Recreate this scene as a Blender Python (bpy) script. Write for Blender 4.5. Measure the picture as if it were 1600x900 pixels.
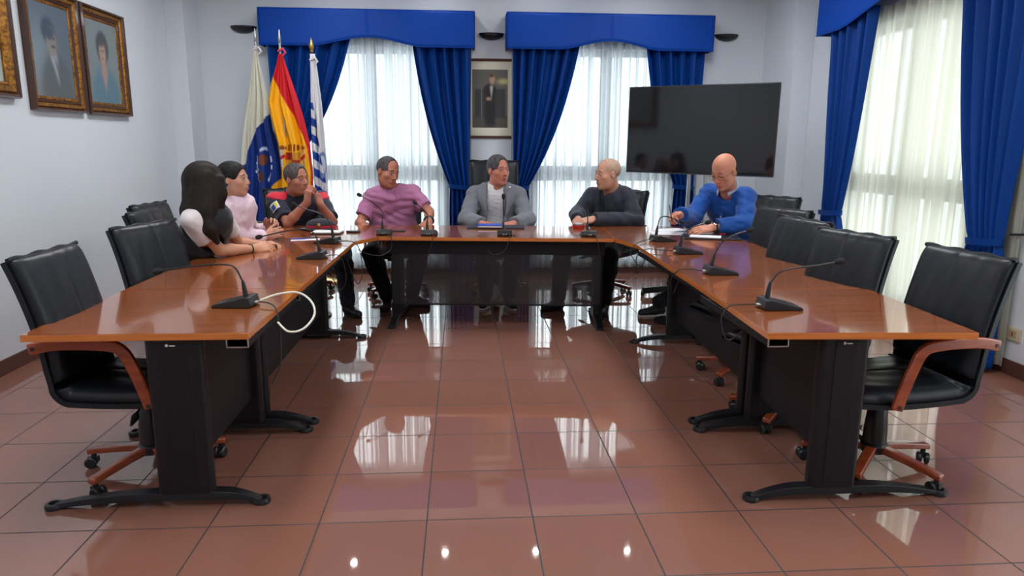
import bpy, math, random
import numpy as np
from mathutils import Vector, Matrix

for o in list(bpy.data.objects):
    bpy.data.objects.remove(o, do_unlink=True)
COL = bpy.context.scene.collection
SC = bpy.context.scene
PI = math.pi

# ------------------------------------------------------------------ camera
T = 0.425                       # floor tile, metres
CAM_H = 3.4811 * T
FPX, PITCH, YAW, ROLL = 1108.38, .201121, .0709385, .005943


def cam_axes():
    cy, sy, cp, sp, cr, sr = math.cos(YAW), math.sin(YAW), math.cos(PITCH), math.sin(PITCH), math.cos(ROLL), math.sin(ROLL)
    r = np.array([cy, -sy, 0.]); fh = np.array([sy, cy, 0.]); u = np.array([0, 0, 1.])
    f = cp * fh - sp * u; up = sp * fh + cp * u
    return cr * r + sr * up, -sr * r + cr * up, f


AX_R, AX_U, AX_F = cam_axes()
CAM = np.array([0, 0, CAM_H])
cd = bpy.data.cameras.new('camera'); cd.sensor_width = 36; cd.lens = FPX / 1600 * 36
cd.clip_start = .05
cam = bpy.data.objects.new('camera', cd); COL.objects.link(cam)
cam.matrix_world = Matrix(((AX_R[0], AX_U[0], -AX_F[0], 0), (AX_R[1], AX_U[1], -AX_F[1], 0),
                           (AX_R[2], AX_U[2], -AX_F[2], CAM_H), (0, 0, 0, 1)))
SC.camera = cam


def sight(px, py):
    return AX_R * (px - 800) / FPX - AX_U * (py - 450) / FPX + AX_F


def atY(px, py, Y):             # the point seen at (px, py) that stands Y metres down the room
    d = sight(px, py); return CAM + d * (Y / d[1])


def atZ(px, py, z):
    d = sight(px, py); return CAM + d * ((z - CAM_H) / d[2])


def atX(px, py, X):
    d = sight(px, py); return CAM + d * (X / d[0])


# ------------------------------------------------------------------ world, exposure, lights
SC.view_settings.view_transform = 'Standard'
SC.view_settings.look = 'None'
SC.view_settings.exposure = 0.0
SC.view_settings.gamma = 1.0
SC.view_settings.use_curve_mapping = False
SC.cycles.use_denoising = True
SC.cycles.max_bounces = 9
SC.cycles.diffuse_bounces = 5
SC.cycles.glossy_bounces = 4
SC.cycles.transmission_bounces = 6
SC.cycles.transparent_max_bounces = 12
SC.cycles.sample_clamp_indirect = 6
SC.cycles.caustics_reflective = False
SC.cycles.caustics_refractive = False

W = bpy.data.worlds.new('sky'); SC.world = W; W.use_nodes = True
W.node_tree.nodes['Background'].inputs[0].default_value = (.86, .93, 1, 1)
W.node_tree.nodes['Background'].inputs[1].default_value = 2.3

WALL_L, WALL_R, WALL_B, WALL_F = -2.95, 3.6, 8.12, -2.2
CEIL = 3.25
WIN = [(-1.78, -.16), (.80, 2.42)]      # back wall openings, x range
WINZ = (.16, 2.50)
RWIN = [(4.75, 6.62), (.9, 2.9)]        # right wall openings, y range; the near one unseen, added for its daylight


def area(name, loc, rot, sx, sy, power, col):
    l = bpy.data.lights.new(name, 'AREA'); l.shape = 'RECTANGLE'; l.size = sx; l.size_y = sy
    l.energy = power; l.color = col
    o = bpy.data.objects.new(name, l); COL.objects.link(o); o.location = loc; o.rotation_euler = rot
    return o


for a, b in WIN:
    area('daylight', ((a + b) / 2, WALL_B + 1.0, 1.35), (-PI / 2, 0, 0), b - a + .7, 2.9, 100, (.93, .97, 1))
for a, b in RWIN:
    area('daylight', (WALL_R + 1.0, (a + b) / 2, 1.35), (0, PI / 2, 0), 2.9, b - a + .7, 52, (1, .99, .95))

# ------------------------------------------------------------------ materials
MATS = {}


def mat(name, col, rough=.5, metal=0, spec=.5, coat=0, coat_rough=.05, sheen=0, bump=None, vary=None, emit=None, alpha=1, trans=0, sss=0):
    """Principled material; bump=(scale, strength[, stretch xyz]); vary=(scale, second colour, stretch)."""
    if name in MATS: return MATS[name]
    m = bpy.data.materials.new(name); m.use_nodes = True; nt = m.node_tree; N = nt.nodes; L = nt.links
    p = N['Principled BSDF']; I = p.inputs
    I['Base Color'].default_value = (*col, 1); I['Roughness'].default_value = rough; I['Metallic'].default_value = metal
    I['Specular IOR Level'].default_value = spec
    I['Coat Weight'].default_value = coat; I['Coat Roughness'].default_value = coat_rough
    I['Sheen Weight'].default_value = sheen
    I['Alpha'].default_value = alpha; I['Transmission Weight'].default_value = trans
    if sss:
        I['Subsurface Weight'].default_value = sss; I['Subsurface Radius'].default_value = (.01, .004, .002)
    if emit: I['Emission Color'].default_value = (*emit[0], 1); I['Emission Strength'].default_value = emit[1]
    tc = N.new('ShaderNodeTexCoord')

    def noise(scale, stretch, detail=4):
        mp = N.new('ShaderNodeMapping'); mp.inputs['Scale'].default_value = stretch or (1, 1, 1)
        L.new(tc.outputs['Object'], mp.inputs[0])
        n = N.new('ShaderNodeTexNoise'); n.inputs['Scale'].default_value = scale; n.inputs['Detail'].default_value = detail
        L.new(mp.outputs[0], n.inputs['Vector']); return n
    if vary:
        n = noise(vary[0], vary[2] if len(vary) > 2 else None, 6)
        r = N.new('ShaderNodeValToRGB'); r.color_ramp.elements[0].position = .35; r.color_ramp.elements[1].position = .65
        r.color_ramp.elements[0].color = (*col, 1); r.color_ramp.elements[1].color = (*vary[1], 1)
        L.new(n.outputs['Fac'], r.inputs[0]); L.new(r.outputs[0], I['Base Color'])
    if bump:
        n = noise(bump[0], bump[2] if len(bump) > 2 else None)
        b = N.new('ShaderNodeBump'); b.inputs['Strength'].default_value = bump[1]; b.inputs['Distance'].default_value = .01
        L.new(n.outputs['Fac'], b.inputs['Height']); L.new(b.outputs[0], I['Normal'])
    MATS[name] = m; return m


def attr_mat(name, rough=.6, spec=.4, coat=0, bump=None):
    """A material whose base colour is the mesh's own painted colour attribute (pictures, flags)."""
    m = mat(name, (1, 1, 1), rough, 0, spec, coat, bump=bump); nt = m.node_tree
    a = nt.nodes.new('ShaderNodeAttribute'); a.attribute_name = 'paint'
    nt.links.new(a.outputs['Color'], nt.nodes['Principled BSDF'].inputs['Base Color'])
    return m


def lin(r, g, b):
    f = lambda c: (c / 255 / 12.92) if c / 255 <= .04045 else ((c / 255 + .055) / 1.055) ** 2.4
    return f(r), f(g), f(b)


# ------------------------------------------------------------------ mesh helper
class MB:
    def __init__(s): s.v = []; s.f = []

    def add(s, v, f):
        n = len(s.v); s.v += [tuple(p) for p in v]; s.f += [tuple(i + n for i in q) for q in f]; return s

    def box(s, x0, x1, y0, y1, z0, z1, M=None):
        v = [(x, y, z) for x in (x0, x1) for y in (y0, y1) for z in (z0, z1)]
        if M is not None: v = [tuple(M @ Vector(p)) for p in v]
        return s.add(v, [(0, 1, 3, 2), (4, 6, 7, 5), (0, 4, 5, 1), (2, 3, 7, 6), (0, 2, 6, 4), (1, 5, 7, 3)])

    def prism(s, poly, z0, z1, M=None):
        n = len(poly); v = [(x, y, z0) for x, y in poly] + [(x, y, z1) for x, y in poly]
        if M is not None: v = [tuple(M @ Vector(p)) for p in v]
        return s.add(v, [tuple(range(n))[::-1], tuple(range(n, 2 * n))] + [(i, (i + 1) % n, n + (i + 1) % n, n + i) for i in range(n)])

    def tube(s, pts, r, n=10, cap=True, sq=None):
        """Round (or, with sq=(half width, half height), rectangular) tube along points; r a number or a list."""
        P = [Vector(p) for p in pts]; R = r if isinstance(r, (list, tuple)) else [r] * len(P)
        v = []; prev = None
        for i, p in enumerate(P):
            t = (P[min(i + 1, len(P) - 1)] - P[max(i - 1, 0)]).normalized()
            if prev is None:
                a = Vector((0, 0, 1)) if abs(t.z) < .9 else Vector((0, 1, 0))
                x = t.cross(a).normalized()
            else:
                x = (prev - t * prev.dot(t)).normalized()
            prev = x; y = x.cross(t)
            if sq:
                for a, b in ((-1, -1), (1, -1), (1, 1), (-1, 1)): v.append(p + x * sq[0] * a * R[i] + y * sq[1] * b * R[i])
            else:
                for k in range(n):
                    an = 2 * PI * k / n; v.append(p + (x * math.cos(an) + y * math.sin(an)) * R[i])
        if sq: n = 4
        f = [(i * n + k, i * n + (k + 1) % n, (i + 1) * n + (k + 1) % n, (i + 1) * n + k) for i in range(len(P) - 1) for k in range(n)]
        if cap: f += [tuple(range(n))[::-1], tuple(range((len(P) - 1) * n, len(P) * n))]
        return s.add(v, f)

    def lathe(s, prof, c=(0, 0, 0), n=24, M=None, cap=True):
        v = []
        for r, z in prof:
            for k in range(n):
                a = 2 * PI * k / n; v.append((c[0] + r * math.cos(a), c[1] + r * math.sin(a), c[2] + z))
        if M is not None: v = [tuple(M @ Vector(p)) for p in v]
        m = len(prof)
        f = [(i * n + k, i * n + (k + 1) % n, (i + 1) * n + (k + 1) % n, (i + 1) * n + k) for i in range(m - 1) for k in range(n)]
        return s.add(v, f + ([tuple(range(n))[::-1], tuple(range((m - 1) * n, m * n))] if cap else []))

    def grid(s, fn, nu, nv):
        v = [fn(i / nu, j / nv) for j in range(nv + 1) for i in range(nu + 1)]
        return s.add(v, [(j * (nu + 1) + i, j * (nu + 1) + i + 1, (j + 1) * (nu + 1) + i + 1, (j + 1) * (nu + 1) + i) for j in range(nv) for i in range(nu)])

    def ball(s, c, r, n=16, M=None):
        r = r if isinstance(r, (tuple, list)) else (r, r, r)
        v = []; h = n // 2
        for j in range(1, h):
            t = PI * j / h
            for k in range(n):
                a = 2 * PI * k / n; v.append(Vector((r[0] * math.sin(t) * math.cos(a), r[1] * math.sin(t) * math.sin(a), r[2] * math.cos(t))))
        v += [Vector((0, 0, r[2])), Vector((0, 0, -r[2]))]
        if M is not None: v = [M @ p for p in v]
        v = [p + Vector(c) for p in v]
        f = [(j * n + k, (j + 1) * n + k, (j + 1) * n + (k + 1) % n, j * n + (k + 1) % n) for j in range(h - 2) for k in range(n)]
        t = len(v) - 2
        f += [(t, k, (k + 1) % n) for k in range(n)] + [(t + 1, (h - 2) * n + (k + 1) % n, (h - 2) * n + k) for k in range(n)]
        return s.add(v, f)

    def build(s, name, m, parent=None, smooth=False, bevel=0, solid=0, paint=None, segs=2, sub=0):
        me = bpy.data.meshes.new(name); me.from_pydata([tuple(p) for p in s.v], [], s.f); me.validate(); me.update()
        for k in (m if isinstance(m, (list, tuple)) else [m]): me.materials.append(k)
        o = bpy.data.objects.new(name, me); COL.objects.link(o)
        if parent is not None: o.parent = parent
        if paint is not None:
            at = me.color_attributes.new('paint', 'FLOAT_COLOR', 'POINT')
            at.data.foreach_set('color', np.concatenate([paint, np.ones((len(paint), 1))], 1).astype(np.float32).ravel())
        if smooth:
            me.polygons.foreach_set('use_smooth', [True] * len(me.polygons))
            if smooth != 'all':
                me.set_sharp_from_angle(angle=math.radians(38))
        if solid:
            q = o.modifiers.new('solid', 'SOLIDIFY'); q.thickness = solid; q.offset = 0
        if bevel:
            q = o.modifiers.new('bevel', 'BEVEL'); q.width = bevel; q.segments = segs; q.limit_method = 'ANGLE'; q.angle_limit = math.radians(40)
            if not smooth:
                me.polygons.foreach_set('use_smooth', [True] * len(me.polygons))
                q2 = o.modifiers.new('wn', 'WEIGHTED_NORMAL')
        if sub:
            q = o.modifiers.new('sub', 'SUBSURF'); q.levels = sub; q.render_levels = sub
        return o


def tag(o, label, cat, group=None, kind=None):
    o['label'] = label; o['category'] = cat
    if group: o['group'] = group
    if kind: o['kind'] = kind
    return o


def empty(name, loc=(0, 0, 0), rz=0):
    o = bpy.data.objects.new(name, None); COL.objects.link(o); o.location = loc; o.rotation_euler = (0, 0, rz)
    o.empty_display_size = .1
    return o


def struct(o): o['kind'] = 'structure'; return o


def copy_tree(o, parent=None):
    c = o.copy(); COL.objects.link(c)
    if parent is not None: c.parent = parent
    for ch in list(o.children): copy_tree(ch, c)
    return c


def Rz(a): return Matrix.Rotation(a, 4, 'Z')


def smooth_path(pts, n=8):
    """Catmull-Rom through points."""
    P = [Vector(p) for p in pts]; P = [P[0] * 2 - P[1]] + P + [P[-1] * 2 - P[-2]]
    out = []
    for i in range(1, len(P) - 2):
        a, b, c, d = P[i - 1:i + 3]
        for k in range(n):
            t = k / n
            out.append(.5 * ((2 * b) + (c - a) * t + (2 * a - 5 * b + 4 * c - d) * t * t + (3 * b - a - 3 * c + d) * t ** 3))
    return out + [P[-2]]

# ------------------------------------------------------------------ materials of the place
M_wall = mat('painted_wall', lin(213, 220, 226), .55, spec=.3, bump=(60, .03))
M_ceil = mat('ceiling_paint', (.82, .83, .84), .8)
M_base = mat('brown_skirting_tile', lin(92, 62, 54), .2, spec=.5)
M_blue = mat('blue_curtain_fabric', lin(0, 56, 132), .6, spec=.18, bump=(350, .05))
M_val = mat('blue_padded_fabric', lin(0, 63, 158), .55, spec=.2, bump=(12, .12))
M_alu = mat('white_window_frame', (.62, .64, .66), .4)
M_black = mat('black_metal', (.006, .006, .008), .42, spec=.35)
M_pan = mat('black_panel', (.006, .0065, .009), .5, spec=.3)
M_plastic = mat('black_plastic', (.012, .013, .015), .35)
M_rubber = mat('black_rubber', (.01, .01, .01), .6)
M_leather = mat('black_leather', (.005, .0075, .011), .40, spec=.36, bump=(14, .18, (1, 1, .35)))
M_chrome = mat('chrome', (.7, .7, .7), .15, metal=1)
M_silver = mat('silver_aluminium', (.55, .55, .53), .3, metal=1)
M_brass = mat('gold_metal', (.65, .42, .12), .3, metal=1)


def wood(name, c1, c2, stretch, rough=.12, coat=.5):
    return mat(name, c1, rough, spec=.5, coat=coat, vary=(3.2, c2, stretch))


M_table = wood('varnished_cherry', lin(126, 66, 31), lin(150, 84, 41), (.8, 12, 6), .16, .6)
M_edge = wood('cherry_edge_band', lin(190, 108, 46), lin(204, 122, 56), (1, 1, 30), .25, .3)
M_chairwood = wood('red_stained_wood', lin(126, 52, 24), lin(150, 68, 34), (1, 8, 8), .25, .5)


def floor_mat():
    m = bpy.data.materials.new('polished_terracotta_tiles'); m.use_nodes = True; nt = m.node_tree; N, L = nt.nodes, nt.links
    p = N['Principled BSDF']
    geo = N.new('ShaderNodeNewGeometry'); mp = N.new('ShaderNodeMapping')
    mp.inputs['Location'].default_value = (.352667 * T / T * 1.0, -6.14525 + 6 + 0.0, 0)
    mp.inputs['Scale'].default_value = (1 / T, 1 / T, 1)
    L.new(geo.outputs['Position'], mp.inputs[0])
    br = N.new('ShaderNodeTexBrick'); br.offset = 0; br.squash = 1
    br.inputs['Scale'].default_value = 1; br.inputs['Brick Width'].default_value = 1; br.inputs['Row Height'].default_value = 1
    br.inputs['Mortar Size'].default_value = .0085; br.inputs['Mortar Smooth'].default_value = .3
    br.inputs['Color1'].default_value = (*lin(142, 99, 85), 1); br.inputs['Color2'].default_value = (*lin(134, 92, 78), 1)
    br.inputs['Mortar'].default_value = (*lin(24, 18, 17), 1)
    L.new(mp.outputs[0], br.inputs['Vector'])
    n = N.new('ShaderNodeTexNoise'); n.inputs['Scale'].default_value = 2.2; n.inputs['Detail'].default_value = 5
    L.new(geo.outputs['Position'], n.inputs['Vector'])
    mx = N.new('ShaderNodeMix'); mx.data_type = 'RGBA'; mx.blend_type = 'MULTIPLY'; mx.inputs[0].default_value = .35
    r = N.new('ShaderNodeValToRGB'); r.color_ramp.elements[0].color = (.75, .72, .7, 1); r.color_ramp.elements[1].color = (1.1, 1.05, 1.0, 1)
    L.new(n.outputs['Fac'], r.inputs[0]); L.new(br.outputs['Color'], mx.inputs[6]); L.new(r.outputs[0], mx.inputs[7])
    L.new(mx.outputs[2], p.inputs['Base Color'])
    p.inputs['Roughness'].default_value = .03; p.inputs['Specular IOR Level'].default_value = .95
    mr = N.new('ShaderNodeMapRange'); mr.inputs['To Min'].default_value = .03; mr.inputs['To Max'].default_value = .75
    L.new(br.outputs['Fac'], mr.inputs[0]); L.new(mr.outputs[0], p.inputs['Roughness'])
    n2 = N.new('ShaderNodeTexNoise'); n2.inputs['Scale'].default_value = 1.6; n2.inputs['Detail'].default_value = 1
    L.new(geo.outputs['Position'], n2.inputs['Vector'])
    b = N.new('ShaderNodeBump'); b.inputs['Strength'].default_value = .25; b.inputs['Distance'].default_value = .004; b.invert = True
    ad = N.new('ShaderNodeMath'); ad.operation = 'MULTIPLY_ADD'; ad.inputs[1].default_value = -.12
    L.new(n2.outputs['Fac'], ad.inputs[0]); L.new(br.outputs['Fac'], ad.inputs[2]); L.new(ad.outputs[0], b.inputs['Height'])
    L.new(b.outputs[0], p.inputs['Normal'])
    return m


M_floor = floor_mat()


def sheer_mat(name, col, see=.42):
    m = bpy.data.materials.new(name); m.use_nodes = True; nt = m.node_tree; N, L = nt.nodes, nt.links
    N.remove(N['Principled BSDF']); out = N['Material Output']
    tr = N.new('ShaderNodeBsdfTranslucent'); tr.inputs[0].default_value = (*col, 1)
    df = N.new('ShaderNodeBsdfDiffuse'); df.inputs[0].default_value = (*col, 1)
    tp = N.new('ShaderNodeBsdfTransparent'); tp.inputs[0].default_value = (1, 1, 1, 1)
    a = N.new('ShaderNodeMixShader'); a.inputs[0].default_value = .4; L.new(tr.outputs[0], a.inputs[1]); L.new(df.outputs[0], a.inputs[2])
    lw = N.new('ShaderNodeLayerWeight'); lw.inputs[0].default_value = .42
    mr = N.new('ShaderNodeMapRange'); mr.inputs['From Min'].default_value = 0; mr.inputs['From Max'].default_value = .75
    mr.inputs['To Min'].default_value = 1 - see; mr.inputs['To Max'].default_value = 1.0
    tcx = N.new('ShaderNodeTexCoord'); mpx = N.new('ShaderNodeMapping'); mpx.inputs['Scale'].default_value = (1, 1, .006); L.new(tcx.outputs['Object'], mpx.inputs[0])
    nz = N.new('ShaderNodeTexNoise'); nz.inputs['Scale'].default_value = 5; nz.inputs['Detail'].default_value = 3; L.new(mpx.outputs[0], nz.inputs['Vector'])
    sx = N.new('ShaderNodeSeparateXYZ'); L.new(tcx.outputs['Object'], sx.inputs[0])
    s1 = N.new('ShaderNodeMath'); s1.operation = 'ADD'; L.new(sx.outputs[0], s1.inputs[0]); L.new(sx.outputs[1], s1.inputs[1])
    s2 = N.new('ShaderNodeMath'); s2.operation = 'MULTIPLY'; s2.inputs[1].default_value = 58; L.new(s1.outputs[0], s2.inputs[0])
    s3 = N.new('ShaderNodeMath'); s3.operation = 'MULTIPLY_ADD'; s3.inputs[1].default_value = 34; L.new(nz.outputs['Fac'], s3.inputs[0]); L.new(s2.outputs[0], s3.inputs[2])
    s4 = N.new('ShaderNodeMath'); s4.operation = 'SINE'; L.new(s3.outputs[0], s4.inputs[0])
    r2 = N.new('ShaderNodeMapRange'); r2.inputs['From Min'].default_value = -.35; r2.inputs['From Max'].default_value = .5; r2.inputs['To Min'].default_value = -.1; r2.inputs['To Max'].default_value = .75; L.new(s4.outputs[0], r2.inputs[0])
    ad = N.new('ShaderNodeMath'); ad.operation = 'ADD'; L.new(lw.outputs['Facing'], ad.inputs[0]); L.new(r2.outputs[0], ad.inputs[1])
    L.new(ad.outputs[0], mr.inputs[0])
    b = N.new('ShaderNodeMixShader'); L.new(mr.outputs[0], b.inputs[0]); L.new(tp.outputs[0], b.inputs[1]); L.new(a.outputs[0], b.inputs[2])
    L.new(b.outputs[0], out.inputs[0])
    return m


M_sheer = sheer_mat('white_sheer_fabric', (.44, .47, .49), .46)
M_sheer2 = sheer_mat('cream_sheer_fabric', (.58, .58, .50), .28)


def glass_mat():
    m = bpy.data.materials.new('window_glass'); m.use_nodes = True; nt = m.node_tree; N, L = nt.nodes, nt.links
    N.remove(N['Principled BSDF'])
    tp = N.new('ShaderNodeBsdfTransparent'); tp.inputs[0].default_value = (.95, .97, .96, 1)
    g = N.new('ShaderNodeBsdfGlossy'); g.inputs['Roughness'].default_value = .02
    mx = N.new('ShaderNodeMixShader'); mx.inputs[0].default_value = .06
    L.new(tp.outputs[0], mx.inputs[1]); L.new(g.outputs[0], mx.inputs[2]); L.new(mx.outputs[0], N['Material Output'].inputs[0])
    return m


M_glass = glass_mat()

# ------------------------------------------------------------------ room shell
struct(MB().box(WALL_L - .2, WALL_R + .2, WALL_F - .2, WALL_B + .25, -.1, 0).build('floor', M_floor))
struct(MB().box(WALL_L - .2, WALL_R + .2, WALL_F - .2, WALL_B + .25, CEIL, CEIL + .1).build('ceiling', M_ceil))
struct(MB().box(WALL_L - .2, WALL_L, WALL_F - .2, WALL_B + .25, 0, CEIL).build('wall_left', M_wall))
struct(MB().box(WALL_L, WALL_R, WALL_F - .2, WALL_F, 0, CEIL).build('wall_front', M_wall))
w = MB(); xs = [WALL_L] + [c for ab in WIN for c in ab] + [WALL_R]
for i in range(0, len(xs), 2): w.box(xs[i], xs[i + 1], WALL_B, WALL_B + .25, 0, CEIL)
for a, b in WIN: w.box(a, b, WALL_B, WALL_B + .25, 0, WINZ[0]).box(a, b, WALL_B, WALL_B + .25, WINZ[1], CEIL)
struct(w.build('wall_back', M_wall))
w = MB(); ys = [WALL_F] + sorted([c for ab in RWIN for c in ab]) + [WALL_B + .25]
for i in range(0, len(ys), 2): w.box(WALL_R, WALL_R + .25, ys[i], ys[i + 1], 0, CEIL)
for a, b in RWIN: w.box(WALL_R, WALL_R + .25, a, b, 0, WINZ[0]).box(WALL_R, WALL_R + .25, a, b, WINZ[1], CEIL)
struct(w.build('wall_right', M_wall))
struct(MB().box(WALL_L, -2.765, 7.70, WALL_B, 0, CEIL).build('pilaster_left', M_wall, bevel=.004))
struct(MB().box(3.40, WALL_R, 7.36, WALL_B, 0, CEIL).build('pilaster_right', M_wall, bevel=.004))
struct(MB().box(WALL_L, WALL_L + .012, WALL_F, 7.70, 0, .1).build('baseboard_left', M_base, bevel=.002))
struct(MB().box(WALL_R - .012, WALL_R, WALL_F, 7.36, 0, .1).build('baseboard_right', M_base, bevel=.002))
struct(MB().box(-2.765, 3.40, WALL_B - .012, WALL_B, 0, .1).build('baseboard_back', M_base, bevel=.002))


def window(n, a, b, right=False):
    """A window in its opening: frame, transom band, mullion, two panes."""
    z0, z1 = WINZ; zt = 1.06
    if right:
        Mx = Matrix.Translation((WALL_R + .12, (a + b) / 2, 0)) @ Rz(-PI / 2)
    else:
        Mx = Matrix.Translation(((a + b) / 2, WALL_B + .12, 0))
    h = (b - a) / 2 - .002; z0 += .002; z1 -= .002
    root = struct(empty('window_%d' % n))
    f = MB()
    for x0, x1, c0, c1 in ((-h, -h + .07, z0, z1), (h - .07, h, z0, z1), (-h, h, z0, z0 + .07), (-h, h, z1 - .07, z1), (-.045, .045, z0, z1), (-h, h, zt, zt + .17)):
        f.box(x0, x1, -.03, .03, c0, c1, Mx)
    fr = f.build('window_frame', M_alu, root); fr['kind'] = 'structure'
    g = MB().box(-h + .05, h - .05, -.004, .004, z0 + .05, z1 - .05, Mx).build('window_glass', M_glass, root); g['kind'] = 'structure'


for i, (a, b) in enumerate(WIN): window(i + 1, a, b)
for i, (a, b) in enumerate(RWIN): window(i + 3, a, b, True)


# recessed ceiling spots near the back wall; unseen fill panels added further forward
M_lamp = mat('lamp_glass', (1, 1, 1), .5, emit=((1, .98, .95), 420))
M_fill = mat('fill_diffuser', (1, 1, 1), .5, emit=((.97, .98, 1), 18.5))
M_white = mat('white_lamp_trim', (.8, .8, .8), .4)
spot0 = None
for i, (x, y) in enumerate(((-1.27, 7.45), (-.23, 7.6), (.84, 7.55), (1.92, 7.5))):
    if spot0 is None:
        spot0 = empty('ceiling_spotlight')
        MB().lathe([(.026, .0), (.055, .0), (.055, -.008), (.026, -.008), (.026, .0)], n=24, cap=False).build('trim_ring', M_white, spot0, smooth=True)
        MB().lathe([(.001, -.003), (.025, -.003), (.025, -.006), (.001, -.006)], n=20).build('lamp_lens', M_lamp, spot0)
        o = spot0
    else:
        o = copy_tree(spot0)
    o.location = (x, y, CEIL - .001)
    tag(o, 'small round recessed spotlight in the ceiling before the back wall, %s' % ('leftmost of four', 'second from left', 'third from left', 'rightmost of four')[i], 'ceiling light', 'recessed ceiling spotlights')
pan0 = None
for i, (x, y) in enumerate(((-1.4, .2), (2.0, .2), (-1.4, 3.2), (2.0, 3.2), (-1.4, 6.0), (2.0, 6.0))):
    if pan0 is None:
        pan0 = empty('ceiling_fill_panel')
        f = MB()
        for q in ((-.32, -.3, -.62, .62), (.3, .32, -.62, .62), (-.3, .3, -.62, -.6), (-.3, .3, .6, .62)): f.box(*q, -.03, 0)
        f.build('fill_housing', M_white, pan0)
        MB().box(-.299, .299, -.599, .599, -.02, -.012).build('fill_diffuser', M_fill, pan0)
        o = pan0
    else:
        o = copy_tree(pan0)
    o.location = (x, y, CEIL - .001)
    tag(o, 'unseen added ceiling fill panel above the open floor, row %s' % ('rear left', 'rear right', 'middle left', 'middle right', 'front left', 'front right')[i], 'ceiling light', 'added ceiling fill panels')


# ------------------------------------------------------------------ curtains
def frame_of(right):
    """Curtain frame: local x along the wall, local y out into the room."""
    if right:
        return Matrix.Translation((WALL_R, 0, 0)) @ Rz(PI / 2)          # x -> +Y, y -> -X
    return Matrix.Translation((0, WALL_B, 0)) @ Matrix.Diagonal((1, -1, 1, 1))


def drape(name, label, x_out, x_in, tie, z_tie, z_top, z_bot, right=False, off=.150, folds=7, group=None, tx=None, seed=0, ymul=1.0):
    """A tied-back curtain: hangs from x_out..x_in, gathers to tie=(x0,x1) at z_tie, falls to the floor."""
    Mx = frame_of(right); rnd = random.Random(seed); ph = rnd.random() * 6
    am = [rnd.uniform(.7, 1.25) for _ in range(12)]
    b0, b1 = tx or tie

    def fn(u, v):
        z = z_top + (z_bot - z_top) * v
        if z > z_tie:
            t = (z_top - z) / (z_top - z_tie); s = t * t * (3 - 2 * t); s_in = .55 * t + .45 * t ** 2.6
            xo = x_out + (tie[0] - x_out) * s * .9 + (tie[0] - x_out) * .1 * t; xi = x_in + (tie[1] - x_in) * s_in
            amp = .052 * (1 - .55 * t) * ymul
        else:
            t = min(1, (z_tie - z) / .35); s = t * (2 - t)
            xo = tie[0] + (b0 - tie[0]) * s; xi = tie[1] + (b1 - tie[1]) * s
            amp = (.022 + .018 * t) * ymul
        x = xo + (xi - xo) * (u + .012 * math.sin(9 * u + ph + 2 * v))
        k = am[int(u * 9) % 12]
        y = off + amp * k * math.sin(2 * PI * folds * u + ph + .5 * math.sin(3 * v + ph)) + .16 * amp * math.sin(2 * PI * folds * 2.3 * u + ph * 2)
        if abs(z - z_tie) < .05: y = off + (y - off) * .8
        return tuple(Mx @ Vector((x, y, z)))
    o = empty(name)
    MB().grid(fn, 150, 70).build('drape_fabric', M_blue, o, smooth='all', solid=.004)
    a, b = tie; lo, hi = min(a, b), max(a, b)
    MB().tube([Mx @ Vector((lo - .012 + (hi - lo + .024) * (.5 - .5 * math.cos(q)), off + .062 * math.sin(q), z_tie + .012 * math.cos(q))) for q in np.linspace(0, 2 * PI, 29)[:-1]] +
              [Mx @ Vector((lo - .012, off, z_tie + .012))], 1, sq=(.004, .022)).build('tieback', M_blue, o, smooth=True)
    tag(o, label, 'curtain', group); return o


def sheer(label, x0, x1, z0, z1, right=False, off=.050, folds=22, m=None, seed=1):
    Mx = frame_of(right); rnd = random.Random(seed)
    ks = [(rnd.uniform(.6, 1.5), rnd.uniform(0, 6)) for _ in range(5)]

    def fn(u, v):
        a = .012 + .008 * math.sin(5 * u + ks[0][1])
        w = 2 * PI * folds * u
        y = off + 1.25 * a * math.sin(w + .9 * math.sin(4.1 * u * 2 + ks[1][1])) + .006 * math.sin(w * 2.17 + ks[2][1]) + .003 * math.sin(w * .4 + v * 3)
        xx = x0 + (x1 - x0) * u + .006 * math.sin(w * 1.0 + 1.5) * (1 + .3 * v)
        z = z1 + (z0 - z1) * v + (.006 * math.sin(w) if v > .99 else 0)
        return tuple(Mx @ Vector((xx, y, z)))
    o = MB().grid(fn, folds * 16, 24).build('sheer_curtain', m or M_sheer, smooth='all')
    tag(o, label, 'sheer curtain', 'sheer white curtains'); return o


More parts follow.
